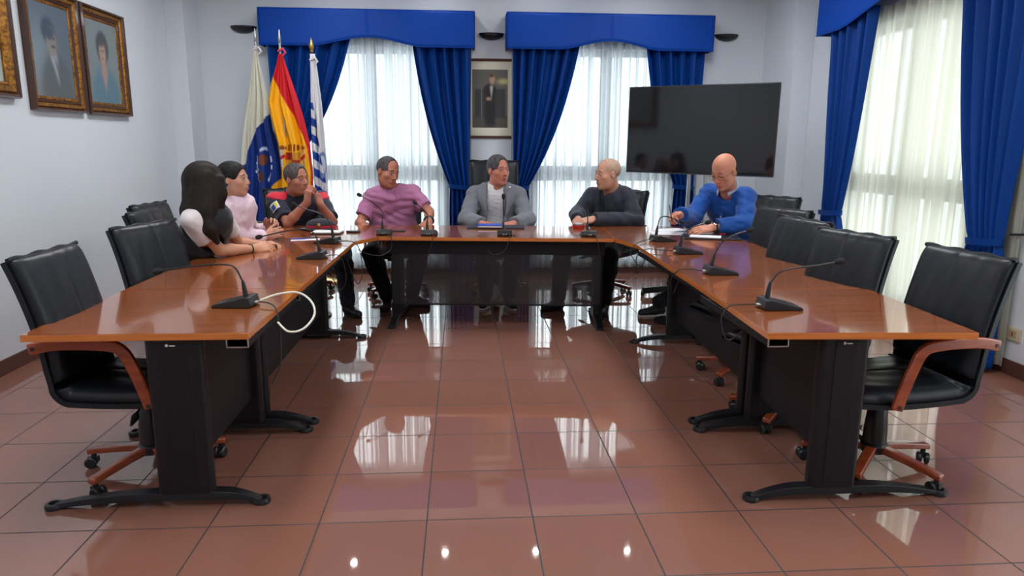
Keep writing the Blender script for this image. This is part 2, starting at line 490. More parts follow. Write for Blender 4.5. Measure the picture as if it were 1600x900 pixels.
def valance(label, x0, x1, z_side, z_mid, z_top, arch, right=False, depth=.225):
    """Padded pelmet: flat ends, arched lower edge in the middle, centre seam."""
    Mx = frame_of(right); xm = (x0 + x1) / 2; h = (x1 - x0) / 2

    def low(x):
        t = abs(x - xm) / h
        if t > arch: return z_side
        s = .5 + .5 * math.cos(PI * t / arch); return z_side + (z_mid - z_side) * s ** .8
    N_ = 72; prof = []

    def fn(u, v):
        x = x0 + (x1 - x0) * u; zb = low(x); z = z_top + (zb - z_top) * v
        e = min(v, 1 - v) * (z_top - zb) / .03; e = min(1, max(0, e)); e2 = min(1, min(u, 1 - u) * (x1 - x0) / .03)
        bulge = .010 * math.sqrt(max(0, 1 - (1 - e) ** 2)) * math.sqrt(max(0, 1 - (1 - e2) ** 2))
        seam = .006 * math.exp(-((x - xm) / .008) ** 2)
        return tuple(Mx @ Vector((x, depth + bulge - seam, z)))
    o = empty('window_valance')
    g = MB().grid(fn, 140, 24)
    for xe in (x0, x1): g.grid(lambda u, v: tuple(Mx @ Vector((xe, .0 + depth * u, z_top + (z_side - z_top) * v))), 2, 2)
    g.grid(lambda u, v: tuple(Mx @ Vector((x0 + (x1 - x0) * u, depth * v, z_top))), 2, 2)
    g.build('valance_board', M_val, o, smooth=True, solid=.012)
    MB().tube([Mx @ Vector((x0 + (x1 - x0) * i / 80, depth + .006, low(x0 + (x1 - x0) * i / 80))) for i in range(81)], .006, 8).build('piping', M_val, o, smooth=True)
    MB().tube([Mx @ Vector((x0 + (x1 - x0) * i / 10, depth + .006, z_top)) for i in range(11)], .006, 8).build('piping', M_val, o, smooth=True)
    tag(o, label, 'valance', 'blue padded valances'); return o


VT, VS, VM = 2.835, 2.472, 2.562
valance('blue padded valance over the left back window beside the flags', -2.085, .148, VS, VM, VT, .52)
valance('blue padded valance over the back window right of the picture', .492, 2.735, VS, VM, VT, .48)
valance('large blue padded valance over the window in the right wall', 4.15, 6.86, VS + .02, VM + .1, VT, .72, right=True)
G = 'blue tied-back curtains'
drape('curtain', 'blue curtain behind the flags at the left edge of the left back window', -2.02, -1.14, (-2.0, -1.84), 1.2, 2.6, .03, folds=5, group=G, tx=(-2.0, -1.78), seed=1)
drape('curtain', 'blue curtain left of the framed picture, tied back at its lower third', .11, -.52, (.09, -.13), 1.0, 2.6, .03, folds=5, group=G, tx=(.13, -.14), seed=2)
drape('curtain', 'blue curtain right of the framed picture, sweeping to its tieback', .55, 1.30, (.57, .74), 1.0, 2.6, .03, folds=6, group=G, tx=(.52, .76), seed=3)
drape('curtain', 'short-looking blue curtain hanging behind the television', 2.67, 1.99, (2.62, 2.40), 1.0, 2.6, .03, folds=5, group=G, tx=(2.64, 2.38), seed=4)
drape('curtain', 'blue curtain on the far side of the right wall window', 6.72, 6.0, (6.62, 6.28), .86, 2.62, .03, right=True, folds=5, group=G, tx=(6.62, 6.2), seed=5)
drape('curtain', 'wide blue curtain on the near side of the right wall window, behind the front chair', 4.2, 4.92, (4.30, 4.58), .86, 2.62, .03, right=True, folds=6, group=G, tx=(4.26, 4.62), seed=6)
sheer('white sheer curtain glowing in the left back window', -2.0, .1, .07, 2.6, seed=3)
sheer('white sheer curtain in the back window behind the television', .55, 2.68, .07, 2.6, seed=5)
sheer('cream sheer curtain in the window of the right wall', 4.25, 6.7, .05, 2.62, right=True, folds=17, m=M_sheer2, seed=8)

# sconces
sc0 = None
for i, (px, py) in enumerate(((380, 46), (768, 57), (1136, 59))):
    p = atY(px, py, WALL_B - .03)
    if sc0 is None:
        sc0 = empty('wall_sconce'); g = MB()
        Mh = Matrix.Diagonal((1, 1, 1, 1))

        def bowl(r):
            v = []
            def fn(u, v_):
                a = PI * u; b = PI / 2 * v_
                return (-r * math.cos(a) * math.cos(b), -r * .62 * math.sin(a) * math.cos(b), -r * .52 * math.sin(b))
            return fn
        g.grid(bowl(.135), 24, 10)
        g.build('sconce_bowl', M_plastic, sc0, smooth='all', solid=.005)
        MB().box(-.05, .05, -.012, 0, -.05, -.01).build('wall_plate', M_plastic, sc0)
        o = sc0
    else: o = copy_tree(sc0)
    o.location = (p[0], WALL_B - .001, p[2] + .035)
    tag(o, ('black bowl wall sconce left of the left valance, above the flags', 'black bowl wall sconce between the two valances', 'black bowl wall sconce right of the right valance, above the television')[i], 'wall lamp', 'black wall sconces')

# wall socket on the right wall
o = empty('wall_socket'); p = atX(1585, 522, WALL_R)
MB().box(-.012, 0, -.062, .062, -.042, .042).build('socket_plate', mat('cream_plastic', lin(200, 190, 160), .4), o, bevel=.004)
MB().box(-.015, -.010, -.03, .03, -.024, .024).build('socket_insert', mat('beige_plastic', lin(170, 158, 128), .4), o, bevel=.002)
MB().box(-.017, -.013, -.006, .006, -.014, .014).build('socket_switch', mat('dark_red_plastic', lin(130, 60, 50), .4), o)
o.location = (WALL_R - .0005, p[1], p[2]); tag(o, 'cream wall socket low on the right wall beside the curtain', 'socket')
# curtain hook on the right wall
o = MB().tube([(WALL_R, 4.24, .93), (WALL_R - .06, 4.25, .93), (WALL_R - .09, 4.30, .925)], .008).build('curtain_holder', M_black, smooth=True)
tag(o, 'small black curtain holder on the right wall beside the wide curtain', 'curtain holder')


# ------------------------------------------------------------------ pictures
def sm(d, w): return 1 / (1 + np.exp(np.clip(d / w, -30, 30)))         # soft inside mask of a signed distance


def ell(X, Y, cx, cy, rx, ry, w=.06): return sm(np.hypot((X - cx) / rx, (Y - cy) / ry) - 1, w)


def over(c, m, col): return c * (1 - m[..., None]) + np.array(col) * m[..., None]


def paint_man(X, Y):
    c = np.ones(X.shape + (3,)) * np.array(lin(96, 110, 122))
    c = over(c, ell(X, Y, .05, .42, .35, .35, .35) * .7, lin(150, 168, 176))
    c = over(c, ell(X, Y, .55, .06, .42, .42, .08), lin(82, 92, 96))
    c = over(c, ell(X, Y, .52, .46, .09, .1, .1), lin(140, 132, 122))
    c = over(c, sm(np.abs(X - .53 - (.42 - Y) * .25) - (Y - .1) * .25, .012) * sm(Y - .46, .02) * sm(.14 - Y, .02), lin(172, 178, 182))
    c = over(c, sm(np.abs(X - .56 - (.42 - Y) * .3) - .022, .012) * sm(Y - .42, .02) * sm(.14 - Y, .02), lin(74, 72, 80))
    c = over(c, ell(X, Y, .44, .72, .17, .14, .08), lin(62, 72, 84))
    c = over(c, ell(X, Y, .50, .61, .125, .15, .08), lin(150, 140, 128))
    c = over(c, ell(X, Y, .46, .70, .13, .07, .15), lin(64, 74, 84))
    for x in (.47, .57): c = over(c, ell(X, Y, x, .64, .025, .012, .3), lin(70, 66, 66))
    c = over(c, ell(X, Y, .54, .555, .05, .014, .25), lin(60, 54, 52))
    return c


def paint_woman(X, Y):
    c = np.ones(X.shape + (3,)) * np.array(lin(138, 150, 150))
    c = over(c, ell(X, Y, .2, .3, .6, .5, .3) * .5, lin(116, 130, 138))
    c = over(c, ell(X, Y, .5, .02, .46, .44, .06), lin(88, 130, 150))
    c = over(c, sm(np.abs(X - .5) - (Y - .14) * .42, .014) * sm(Y - .42, .02), lin(186, 150, 132))
    c = over(c, ell(X, Y, .50, .46, .07, .12, .1), lin(184, 148, 130))
    c = over(c, ell(X, Y, .5, .69, .2, .2, .06), lin(70, 70, 72))
    c = over(c, ell(X, Y, .49, .62, .105, .15, .07), lin(190, 156, 138))
    c = over(c, ell(X, Y, .46, .76, .13, .06, .15), lin(72, 72, 74))
    for x in (.45, .53): c = over(c, ell(X, Y, x, .645, .022, .012, .3), lin(80, 70, 70))
    c = over(c, ell(X, Y, .49, .55, .035, .012, .3), lin(160, 92, 92))
    return c


def paint_pale(X, Y):
    return over(np.ones(X.shape + (3,)) * np.array(lin(196, 206, 198)), ell(X, Y, .4, .3, .4, .4, .1) * .4, lin(120, 124, 120))


def paint_photo(X, Y):
    c = np.ones(X.shape + (3,)) * np.array(lin(104, 104, 98))
    c = over(c, sm(Y - .22, .01), lin(88, 86, 78))
    c = over(c, sm(np.abs(X - .5) - .43, .008) * sm(np.abs(Y - .42) - .25, .008), lin(64, 66, 66))
    c = over(c, ell(X, Y, .88, .80, .14, .04, .3), lin(214, 200, 140))
    c = over(c, sm(np.abs(X - .5) - .15, .02) * sm(np.abs(Y - .34) - .32, .02), lin(38, 36, 38))
    c = over(c, ell(X, Y, .5, .66, .17, .10, .08), lin(40, 38, 40))
    c = over(c, sm(np.abs(X - .54) - (Y - .52) * .22, .008) * sm(Y - .72, .01), lin(190, 190, 186))
    c = over(c, ell(X, Y, .56, .84, .075, .09, .08), lin(186, 150, 122))
    c = over(c, ell(X, Y, .54, .90, .075, .035, .15), lin(92, 76, 62))
    c = over(c, ell(X, Y, .46, .50, .07, .03, .15), lin(170, 140, 120))
    c = over(c, sm(np.abs(X - .26) - .008, .004) * sm(np.abs(Y - .42) - .26, .01), lin(150, 146, 140))
    return c


def picture(name, label, cat, w, h, fn, bands, right_canvas=.006, gloss=.25):
    """Framed picture in the local x-z plane facing -y; bands = [(width, depth, material)] outside in."""
    o = empty(name); x0, x1, z0, z1 = -w / 2, w / 2, -h / 2, h / 2
    for k, (bw, dp, m) in enumerate(bands):
        f = MB()
        # mitred moulding with a rounded section
        prof = [(0, 0), (0, dp * .7), (bw * .25, dp), (bw * .75, dp * .9), (bw, dp * .6), (bw, 0)]
        ring = []
        for q, d in prof: ring.append([(x0 + q, -d, z0 + q), (x1 - q, -d, z0 + q), (x1 - q, -d, z1 - q), (x0 + q, -d, z1 - q)])
        v = [p for r in ring for p in r]; n = len(prof)
        f.add(v, [(i * 4 + j, i * 4 + (j + 1) % 4, ((i + 1) % n) * 4 + (j + 1) % 4, ((i + 1) % n) * 4 + j) for i in range(n) for j in range(4)])
        f.build('picture_frame' if k == 0 else 'frame_moulding', m, o, smooth=False)
        x0 += bw; x1 -= bw; z0 += bw; z1 -= bw
    nu, nv = 60, 80
    X, Y = np.meshgrid(np.linspace(0, 1, nu + 1), np.linspace(0, 1, nv + 1))
    col = fn(X, Y).reshape(-1, 3)
    if cat == 'painting' and w > .6: col = col * .68 + np.array(lin(104, 116, 122)) * .24
    g = MB().grid(lambda u, v: (x0 + (x1 - x0) * u, -right_canvas, z0 + (z1 - z0) * v), nu, nv)
    g.build('canvas' if cat == 'painting' else 'photograph', attr_mat('painted_canvas', gloss, .4), o, paint=col, smooth='all')
    tag(o, label, cat); return o


M_gold = mat('gilded_moulding', lin(176, 122, 40), .35, metal=.6, bump=(60, .6), vary=(40, lin(96, 56, 20)))
M_dkwood = mat('dark_brown_moulding', lin(70, 40, 26), .3, coat=.3)
M_redwood = mat('mahogany_moulding', lin(72, 26, 20), .3, coat=.3)
M_mount = mat('cream_mount', lin(222, 220, 200), .7)
bands = [(.022, .05, M_dkwood), (.034, .035, M_gold), (.02, .022, M_dkwood), (.024, .014, M_gold)]
for label, fn, y0, y1, bd in (
        ('gilt-framed portrait painting of a woman in a blue dress, nearest the corner', paint_woman, 5.985, 6.69, bands),
        ('gilt-framed portrait painting of a man in a dark suit and tie', paint_man, 5.235, 5.935, bands),
        ('gold-framed pale painting cut by the left picture edge', paint_pale, 4.30, 5.075, [(.03, .055, M_dkwood), (.05, .045, M_gold), (.02, .03, M_gold)])):
    z0 = 1.69 if fn is not paint_pale else 1.75
    o = picture('portrait_painting' if fn is not paint_pale else 'framed_painting', label, 'painting', y1 - y0, .84, fn, bd)
    o.rotation_euler = (0, 0, PI / 2); o.location = (WALL_L + .0005, (y0 + y1) / 2, z0 + .42)
    o['group'] = 'paintings on the left wall'
a = atY(730, 91, WALL_B - .02); b = atY(797, 216, WALL_B - .02)
o = picture('framed_picture', 'dark-framed photograph of a standing man in a dark suit between the blue curtains', 'picture', .62, a[2] - b[2], paint_photo,
            [(.026, .03, M_redwood), (.088, .006, M_mount)], gloss=.08)
o.location = ((.10 + .56) / 2 - .01, WALL_B - .0005, (a[2] + b[2]) / 2)

# ------------------------------------------------------------------ tables
TZ, TT = .75, .028            # table height, top thickness
M_logo = mat('pale_badge', (.7, .68, .6), .4)


def tabletop(poly, root, rnd=0):
    g = MB().prism(poly, TZ - TT, TZ - .0015)
    g.build('tabletop', M_edge, root, bevel=.0012)
    n = len(poly); cx = sum(p[0] for p in poly) / n; cy = sum(p[1] for p in poly) / n
    ins = []
    for x, y in poly:
        d = math.hypot(x - cx, y - cy); ins.append((x + (cx - x) / d * .002, y + (cy - y) / d * .002))
    MB().prism(ins, TZ - .0015, TZ).build('varnished_surface', M_table, root)


def leg(root, y, out, inn, col0, col1, flip=1, badge=False, half=.03):
    """Slab leg on an arched foot: foot spans x=out..inn at this y, column spans col0..col1."""
    g = MB(); lo, hi = min(col0, col1), max(col0, col1); n = 7
    # column with rounded long edges, a shallow step on the face
    poly = []
    for cx, cy, a0 in ((hi - .02, y + half - .02, 0), (lo + .02, y + half - .02, 90), (lo + .02, y - half + .02, 180), (hi - .02, y - half + .02, 270)):
        for k in range(n):
            a = math.radians(a0 + 90 * k / (n - 1)); poly.append((cx + .02 * math.cos(a), cy + .02 * math.sin(a)))
    g.prism(poly, .055, TZ - TT - .001)
    c = g.build('leg_column', M_black, root, smooth=True)
    MB().box(lo + .055, hi - .055, y - half - .003, y - half + .001, .075, TZ - TT - .02).build('column_cover', M_pan, c, bevel=.002)
    # foot
    f = MB(); x0, x1 = (out, inn); d = 1 if x1 > x0 else -1; L_ = abs(x1 - x0)
    mid = abs((lo + hi) / 2 - x0); hc = (hi - lo) / 2 + .02
    N_ = 36; top = []; bot = []; wd = []
    for i in range(N_ + 1):
        s = i / N_ * L_
        if s < mid - hc: t = s / (mid - hc)
        elif s > mid + hc: t = (L_ - s) / (L_ - mid - hc)
        else: t = 1
        e = math.sin(t * PI / 2) ** .8
        zt = .018 + .047 * e; zb = .003 + .030 * e * (1 - .0 * t)
        top.append(zt); bot.append(zb); wd.append(.022 + .014 * t)
    v = []
    for i in range(N_ + 1):
        x = x0 + d * (i / N_ * L_)
        v += [(x, y - wd[i], bot[i]), (x, y + wd[i], bot[i]), (x, y + wd[i] * .8, top[i]), (x, y - wd[i] * .8, top[i])]
    f.add(v, [(i * 4 + k, i * 4 + (k + 1) % 4, (i + 1) * 4 + (k + 1) % 4, (i + 1) * 4 + k) for i in range(N_) for k in range(4)] + [(3, 2, 1, 0), tuple(range(N_ * 4, N_ * 4 + 4))])
    ft = f.build('foot', M_black, c, bevel=.003)
    for x in (x0, x1):
        r = MB(); r.lathe([(.018, .004), (.034, .001), (.036, .012), (.032, .022), (.02, .024), (.018, .012), (.018, .004)], (x, y, 0), 24, cap=False)
        r.lathe([(.012, .0), (.014, .006), (.008, .012)], (x, y, 0), 14)
        r.build('foot_glide', M_plastic, c, smooth=True)
    if badge:
        b = MB(); bx = lo + .09; bz = .695
        b.lathe([(.006, 0), (.006, .002)], (0, 0, 0), 12, M=Matrix.Translation((bx, y - half - .0025, bz)) @ Matrix.Rotation(PI / 2, 4, 'X'))
        b.box(bx + .010, bx + .032, y - half - .0045, y - half - .003, bz - .004, bz + .001)
        b.build('maker_badge', M_logo, c)


def tray(root, x, y0, y1, w=.085, h=.036):
    zt = TZ - TT - .001; g = MB()
    for a, b, c, d in ((x - w / 2, x - w / 2 + .004, zt - h, zt), (x + w / 2 - .004, x + w / 2, zt - h, zt), (x - w / 2, x + w / 2, zt - h, zt - h + .004)):
        g.box(a, b, y0, y1, c, d)
    tr = g.build('cable_tray', M_black, root, bevel=.001)
    e = MB()
    for a, b, c, d in ((x - w / 2 - .001, x - w / 2 + .004, zt - h, zt - .001), (x + w / 2 - .004, x + w / 2 + .001, zt - h, zt - .001), (x - w / 2, x + w / 2, zt - h - .001, zt - h + .004)):
        e.box(a, b, y0 - .004, y0 + .002, c, d)
    e.build('tray_end', M_silver, tr)


def panel(root, poly, z0, z1, m=None): MB().prism(poly, z0, z1).build('modesty_panel', m or M_pan, root, bevel=.002)


Gd = 'cherry conference desks set in a U'
# left front desk
t = empty('conference_desk', (0, 0, 0)); tabletop([(-1.69, 2.742), (-.836, 2.742), (-.828, 3.603), (-1.69, 3.603)], t)
leg(t, 2.80, -1.68, -.845, -1.25, -1.03, badge=True); leg(t, 3.55, -1.68, -.82, -1.25, -1.03)
tray(t, -.885, 2.76, 3.59); panel(t, [(-1.095, 2.83), (-1.075, 2.83), (-1.075, 3.52), (-1.095, 3.52)], .2, TZ - TT)
tag(t, 'left front conference desk, cherry top on black slab legs, empty but for one microphone', 'desk', Gd)
# left second desk
t = empty('conference_desk'); tabletop([(-1.69, 3.608), (-.828, 3.608), (-.808, 5.36), (-1.69, 5.36)], t)
leg(t, 3.66, -1.68, -.81, -1.25, -1.03); leg(t, 5.37, -1.66, -.78, -1.25, -1.03)
tray(t, -.875, 3.62, 5.3); panel(t, [(-1.095, 3.69), (-1.075, 3.69), (-1.075, 5.33), (-1.095, 5.33)], .2, TZ - TT)
tag(t, 'left second conference desk on which the two women lean their arms', 'desk', Gd)
# left corner
t = empty('corner_desk'); tabletop([(-1.69, 5.365), (-.808, 5.365), (-.665, 5.628), (-.70, 6.47), (-1.69, 6.40)], t)
MB().lathe([(.16, .0), (.16, .012), (.03, .02), (.03, TZ - TT)], (-1.30, 6.1, 0.001), 28).build('pedestal', M_black, t, smooth=True)
tag(t, 'left corner desk with chamfered inner edge under the police cap', 'desk', Gd)
# centre desk (turned a few degrees)
t = empty('conference_desk'); tabletop([(-.660, 5.628), (1.19, 5.475), (1.26, 6.31), (-.695, 6.47)], t)
a1 = -math.atan2(.153, 1.85)


def cpt(s, d): return (-.66 + s * 1.85 + d * .0825, 5.628 - s * .153 + d)


for s in (.045, .955):
    x, y = cpt(s, .0); c = MB(); g = MB(); xc, yc = cpt(s, .36)
    R = Matrix.Translation((xc, yc, 0)) @ Rz(a1)
    c.box(-.035, .035, -.12, .12, .05, TZ - TT - .001, R); cc = c.build('leg_column', M_black, t, bevel=.012)
    f = MB(); n = 24; v = []
    for i in range(n + 1):
        q = -.37 + .74 * i / n; e = math.sin(min(1, (.37 - abs(q)) / .26) * PI / 2)
        for a, b in ((-1, .003 + .03 * e), (1, .003 + .03 * e), (.8, .02 + .047 * e), (-.8, .02 + .047 * e)): v.append(R @ Vector((a * .034, q, b)))
    f.add(v, [(i * 4 + k, i * 4 + (k + 1) % 4, i * 4 + 4 + (k + 1) % 4, i * 4 + 4 + k) for i in range(n) for k in range(4)] + [(3, 2, 1, 0), tuple(range(n * 4, n * 4 + 4))])
    f.build('foot', M_black, cc, bevel=.003)
# upper black apron and the perforated modesty panel hung below it
A, B = cpt(.03, .10), cpt(.97, .10)
nx, ny = -(B[1] - A[1]) * .008, (B[0] - A[0]) * .008


def strip(z0, z1, name, m, s0=.03, s1=.97, d=.10):
    A, B = cpt(s0, d), cpt(s1, d)
    MB().prism([(A[0], A[1]), (B[0], B[1]), (B[0] + .001, B[1] + .014), (A[0] + .001, A[1] + .014)], z0, z1).build(name, m, t, bevel=.001)


M_perf = bpy.data.materials.new('perforated_black_metal'); M_perf.use_nodes = True
_n, _l = M_perf.node_tree.nodes, M_perf.node_tree.links
_n['Principled BSDF'].inputs['Base Color'].default_value = (.012, .012, .014, 1); _n['Principled BSDF'].inputs['Roughness'].default_value = .4
_g = _n.new('ShaderNodeNewGeometry'); _s = _n.new('ShaderNodeSeparateXYZ'); _l.new(_g.outputs['Position'], _s.inputs[0])
_p = []
for ax, sc in (('X', 785.), ('Z', 785.)):
    a = _n.new('ShaderNodeMath'); a.operation = 'MULTIPLY'; a.inputs[1].default_value = sc; _l.new(_s.outputs[ax], a.inputs[0])
    b = _n.new('ShaderNodeMath'); b.operation = 'SINE'; _l.new(a.outputs[0], b.inputs[0]); _p.append(b)
_c = _n.new('ShaderNodeMath'); _c.operation = 'MULTIPLY'; _l.new(_p[0].outputs[0], _c.inputs[0]); _l.new(_p[1].outputs[0], _c.inputs[1])
_d = _n.new('ShaderNodeMath'); _d.operation = 'LESS_THAN'; _d.inputs[1].default_value = .55; _l.new(_c.outputs[0], _d.inputs[0])
_l.new(_d.outputs[0], _n['Principled BSDF'].inputs['Alpha'])
strip(.60, TZ - TT, 'apron', M_pan)
A, B = cpt(.045, .107), cpt(.955, .107)
MB().add([(A[0], A[1], .19), (B[0], B[1], .19), (B[0], B[1], .61), (A[0], A[1], .61)], [(0, 1, 2, 3)]).build('modesty_panel', M_perf, t)
strip(.178, .19, 'panel_edge', M_pan, .045, .955)
tag(t, 'central head desk with dark apron and perforated front panel', 'desk', Gd)
# right front desk
t = empty('conference_desk'); tabletop([(1.206, 2.642), (2.056, 2.602), (2.10, 3.478), (1.245, 3.512)], t)
leg(t, 2.70, 2.05, 1.215, 1.655, 1.452, badge=True); leg(t, 3.44, 2.09, 1.24, 1.68, 1.48)
tray(t, 1.262, 2.665, 3.49); panel(t, [(1.50, 2.73), (1.52, 2.73), (1.55, 3.41), (1.53, 3.41)], .2, TZ - TT)
tag(t, 'right front conference desk, cherry top on black slab legs, beside the turned armchair', 'desk', Gd)
t = empty('conference_desk'); tabletop([(1.245, 3.517), (2.10, 3.483), (2.19, 5.08), (1.285, 5.108)], t)
leg(t, 3.55, 2.09, 1.25, 1.68, 1.48); leg(t, 5.12, 2.19, 1.30, 1.74, 1.54)
tray(t, 1.32, 3.53, 5.05); panel(t, [(1.535, 3.58), (1.555, 3.58), (1.615, 5.08), (1.595, 5.08)], .2, TZ - TT)
tag(t, 'right second conference desk carrying three microphones in a row', 'desk', Gd)
t = empty('corner_desk'); tabletop([(1.285, 5.113), (2.19, 5.085), (2.24, 6.30), (1.265, 6.31), (1.195, 5.473)], t)
MB().lathe([(.16, .0), (.16, .012), (.03, .02), (.03, TZ - TT)], (1.78, 5.75, 0.001), 28).build('pedestal', M_black, t, smooth=True)
tag(t, 'right corner desk under the papers of the man in the blue shirt', 'desk', Gd)


# ------------------------------------------------------------------ chairs (local +x is forward, y across)
def arc_pts(c, r, a0, a1, n):
    return [(c[0] + r * math.cos(math.radians(a0 + (a1 - a0) * i / n)), c[1] + r * math.sin(math.radians(a0 + (a1 - a0) * i / n))) for i in range(n + 1)]


SHELL = [(-.395, 1.003), (-.362, .91), (-.325, .78), (-.295, .64), (-.285, .56), (-.275, .50)] + arc_pts((-.185, .49), .09, 180, 270, 6)[1:] + [(-.05, .392), (.10, .39), (.22, .398), (.285, .405)]


def shell_offset(path, d):
    out = []
    for i, p in enumerate(path):
        a = path[max(i - 1, 0)]; b = path[min(i + 1, len(path) - 1)]
        tx, tz = b[0] - a[0], b[1] - a[1]; L_ = math.hypot(tx, tz); out.append((p[0] - tz / L_ * d, p[1] + tx / L_ * d))
    return out


def make_chair(back=1.0, high=False):
    r = empty('conference_chair'); hw = .255
    path = [(x, z) if z < .6 else (x - .0, .6 + (z - .6) * back) for x, z in SHELL]
    path = [(p.x, p.y) for p in smooth_path([(x, z, 0) for x, z in path], 4)]
    path = [(p[0], p[1]) for p in path]
    # thin outer shell that carries the cushions
    inner = shell_offset(path, .022); g = MB(); n = len(path)
    v = []
    for y in (-hw, hw):
        v += [(p[0], y, p[1]) for p in path] + [(p[0], y, p[1]) for p in inner]
    f = []
    for i in range(n - 1):
        f += [(i, i + 1, n * 2 + i + 1, n * 2 + i), (n + i + 1, n + i, n * 3 + i, n * 3 + i + 1), (i + 1, i, n + i, n + i + 1), (2 * n + i, 2 * n + i + 1, 3 * n + i + 1, 3 * n + i)]
    f += [(0, 2 * n, 3 * n, n), (n - 1, 2 * n - 1, 4 * n - 1, 3 * n - 1)]
    g.add(v, f).build('seat_shell', M_leather, r, smooth=True, bevel=.006)
    # cushions: puffed pads following the shell
    def pad(i0, i1, name, th, wr):
        seg = inner[i0:i1]; m = len(seg); nu, nv = 26, 3 * m
        top = shell_offset(seg, th)

        def at(path_, t):
            q = t * (m - 1); k = min(int(q), m - 2); w = q - k
            return path_[k][0] * (1 - w) + path_[k + 1][0] * w, path_[k][1] * (1 - w) + path_[k + 1][1] * w

        def fn(u, t):
            y = (u * 2 - 1) * (hw - .008); a = at(seg, t); b = at(top, t)
            e = min(1, min(u, 1 - u) * 7) ; e2 = min(1, min(t, 1 - t) * 9)
            h = math.sqrt(max(0, 1 - (1 - e) ** 2)) * (.35 + .65 * math.sqrt(max(0, 1 - (1 - e2) ** 2)))
            puff = 1 + .10 * math.cos(u * 2 * PI * 1.0 + PI) + wr * (math.sin(26 * u + 5 * t) * math.sin(7 * t + 9 * u) + .6 * math.sin(41 * u + 2 * t) * max(0, 1 - t * 2.4))
            dip = .12 * math.exp(-((u - .5) / .02) ** 2)
            h = max(0, h * (puff - dip))
            return (a[0] + (b[0] - a[0]) * h, y, a[1] + (b[1] - a[1]) * h)
        MB().grid(fn, nu * 2, nv).build(name, M_leather, r, smooth='all', solid=.004)
    kb = next(i for i, p in enumerate(path) if p[1] < .50)
    pad(0, kb, 'backrest_cushion', .052, .035)
    pad(kb + 3, n, 'seat_cushion', .062, .04)
    # piping along the top edge and roll at the head of the back
    MB().tube([(inner[0][0] + .01, -hw + 2 * hw * i / 20, inner[0][1] + .004 + .004 * math.sin(i)) for i in range(21)], .010, 8).build('head_roll', M_leather, r, smooth=True)
    # armrests
    for s in (-1, 1):
        y = s * (hw + .022)
        pts = smooth_path([(-.315, y, .66), (-.20, y, .678), (-.02, y, .672), (.045, y, .645), (.085, y, .56), (.115, y, .47), (.135, y, .40)], 6)
        MB().tube(pts, 1, sq=(.012, .024)).build('armrest', M_chairwood, r, smooth=True, bevel=.006)
        o = MB()
        for x, z in ((-.295, .663), (.13, .415)):
            o.lathe([(.008, 0), (.008, .003)], n=12, M=Matrix.Translation((x, y + s * .0125, z)) @ Matrix.Rotation(-s * PI / 2, 4, 'X'))
            o.box(x - .012, x + .012, min(y, s * (hw - .01)), max(y, s * (hw - .01)), z - .012, z + .012)
        o.build('arm_bolt', M_plastic, r, smooth=True)
    # mechanism, lift, lever
    MB().box(-.11, .12, -.07, .07, .352, .388).build('tilt_mechanism', M_plastic, r, bevel=.008)
    MB().tube([(.02, -.05, .365), (.03, -.14, .355), (.035, -.20, .345)], .005, 8).tube([(.035, -.19, .347), (.04, -.22, .340), (.045, -.27, .326)], [.008, .017, .006], 10).build('tilt_lever', M_plastic, r, smooth=True)
    MB().lathe([(.040, .13), (.052, .14), (.050, .20), (.042, .30), (.036, .315), (.014, .317), (.014, .355)], n=24).build('gas_lift', M_plastic, r, smooth=True)
    MB().lathe([(.03, .085), (.058, .092), (.062, .125), (.045, .142), (.03, .145)], n=24).build('hub', M_plastic, r, smooth=True)
    for k in range(5):
        a = 2 * PI * k / 5 + .35; c, s = math.cos(a), math.sin(a); v = []
        R = Rz(a)
        for i in range(9):
            t = i / 8; x = .045 + .265 * t; w = .024 - .002 * t; zt = .128 - .035 * t ** 1.3; zb = zt - .034 + .006 * t
            v += [R @ Vector(q) for q in ((x, -w, zb), (x, w, zb), (x, w, zt), (x, -w, zt))]
        l = MB().add(v, [(i * 4 + q, i * 4 + (q + 1) % 4, i * 4 + 4 + (q + 1) % 4, i * 4 + 4 + q) for i in range(8) for q in range(4)] + [(3, 2, 1, 0), (32, 33, 34, 35)])
        l.build('base_leg', M_chairwood, r, bevel=.007)
        R2 = R @ Matrix.Translation((.29, 0, 0)) @ Rz(.9 + k * 1.3)
        g = MB()
        for q in (-1, 1):
            g.lathe([(.004, -.011), (.020, -.011), (.026, -.006), (.026, .006), (.020, .011), (.004, .011)], n=20,
                    M=R2 @ Matrix.Translation((-.012, q * .016, .0265)) @ Matrix.Rotation(PI / 2, 4, 'X'))
        g.lathe([(.008, .035), (.011, .05), (.011, .066), (.006, .072)], n=12, M=R @ Matrix.Translation((.29, 0, 0)))
        v = []; 
        g.box(-.02, .02, -.010, .010, .026, .052, R2)
        g.build('caster', M_plastic, r, smooth=True)
    return r


CH = {}


def place_chair(px, py, ang, label, kind='low', group='black leather conference chairs', base=None):
    if kind not in CH:
        o = CH[kind] = make_chair(1.0 if kind == 'low' else 1.72)
    else: o = copy_tree(CH[kind])
    o.location = (px, py, 0); o.rotation_euler = (0, 0, math.radians(ang))
    if base is not None:                       # the star base swivels freely under the seat
        for c in o.children:
            if c.name.startswith(('base_leg', 'caster')): c.rotation_euler = (0, 0, math.radians(base - ang) - .35)
    tag(o, label, 'chair', group); return o


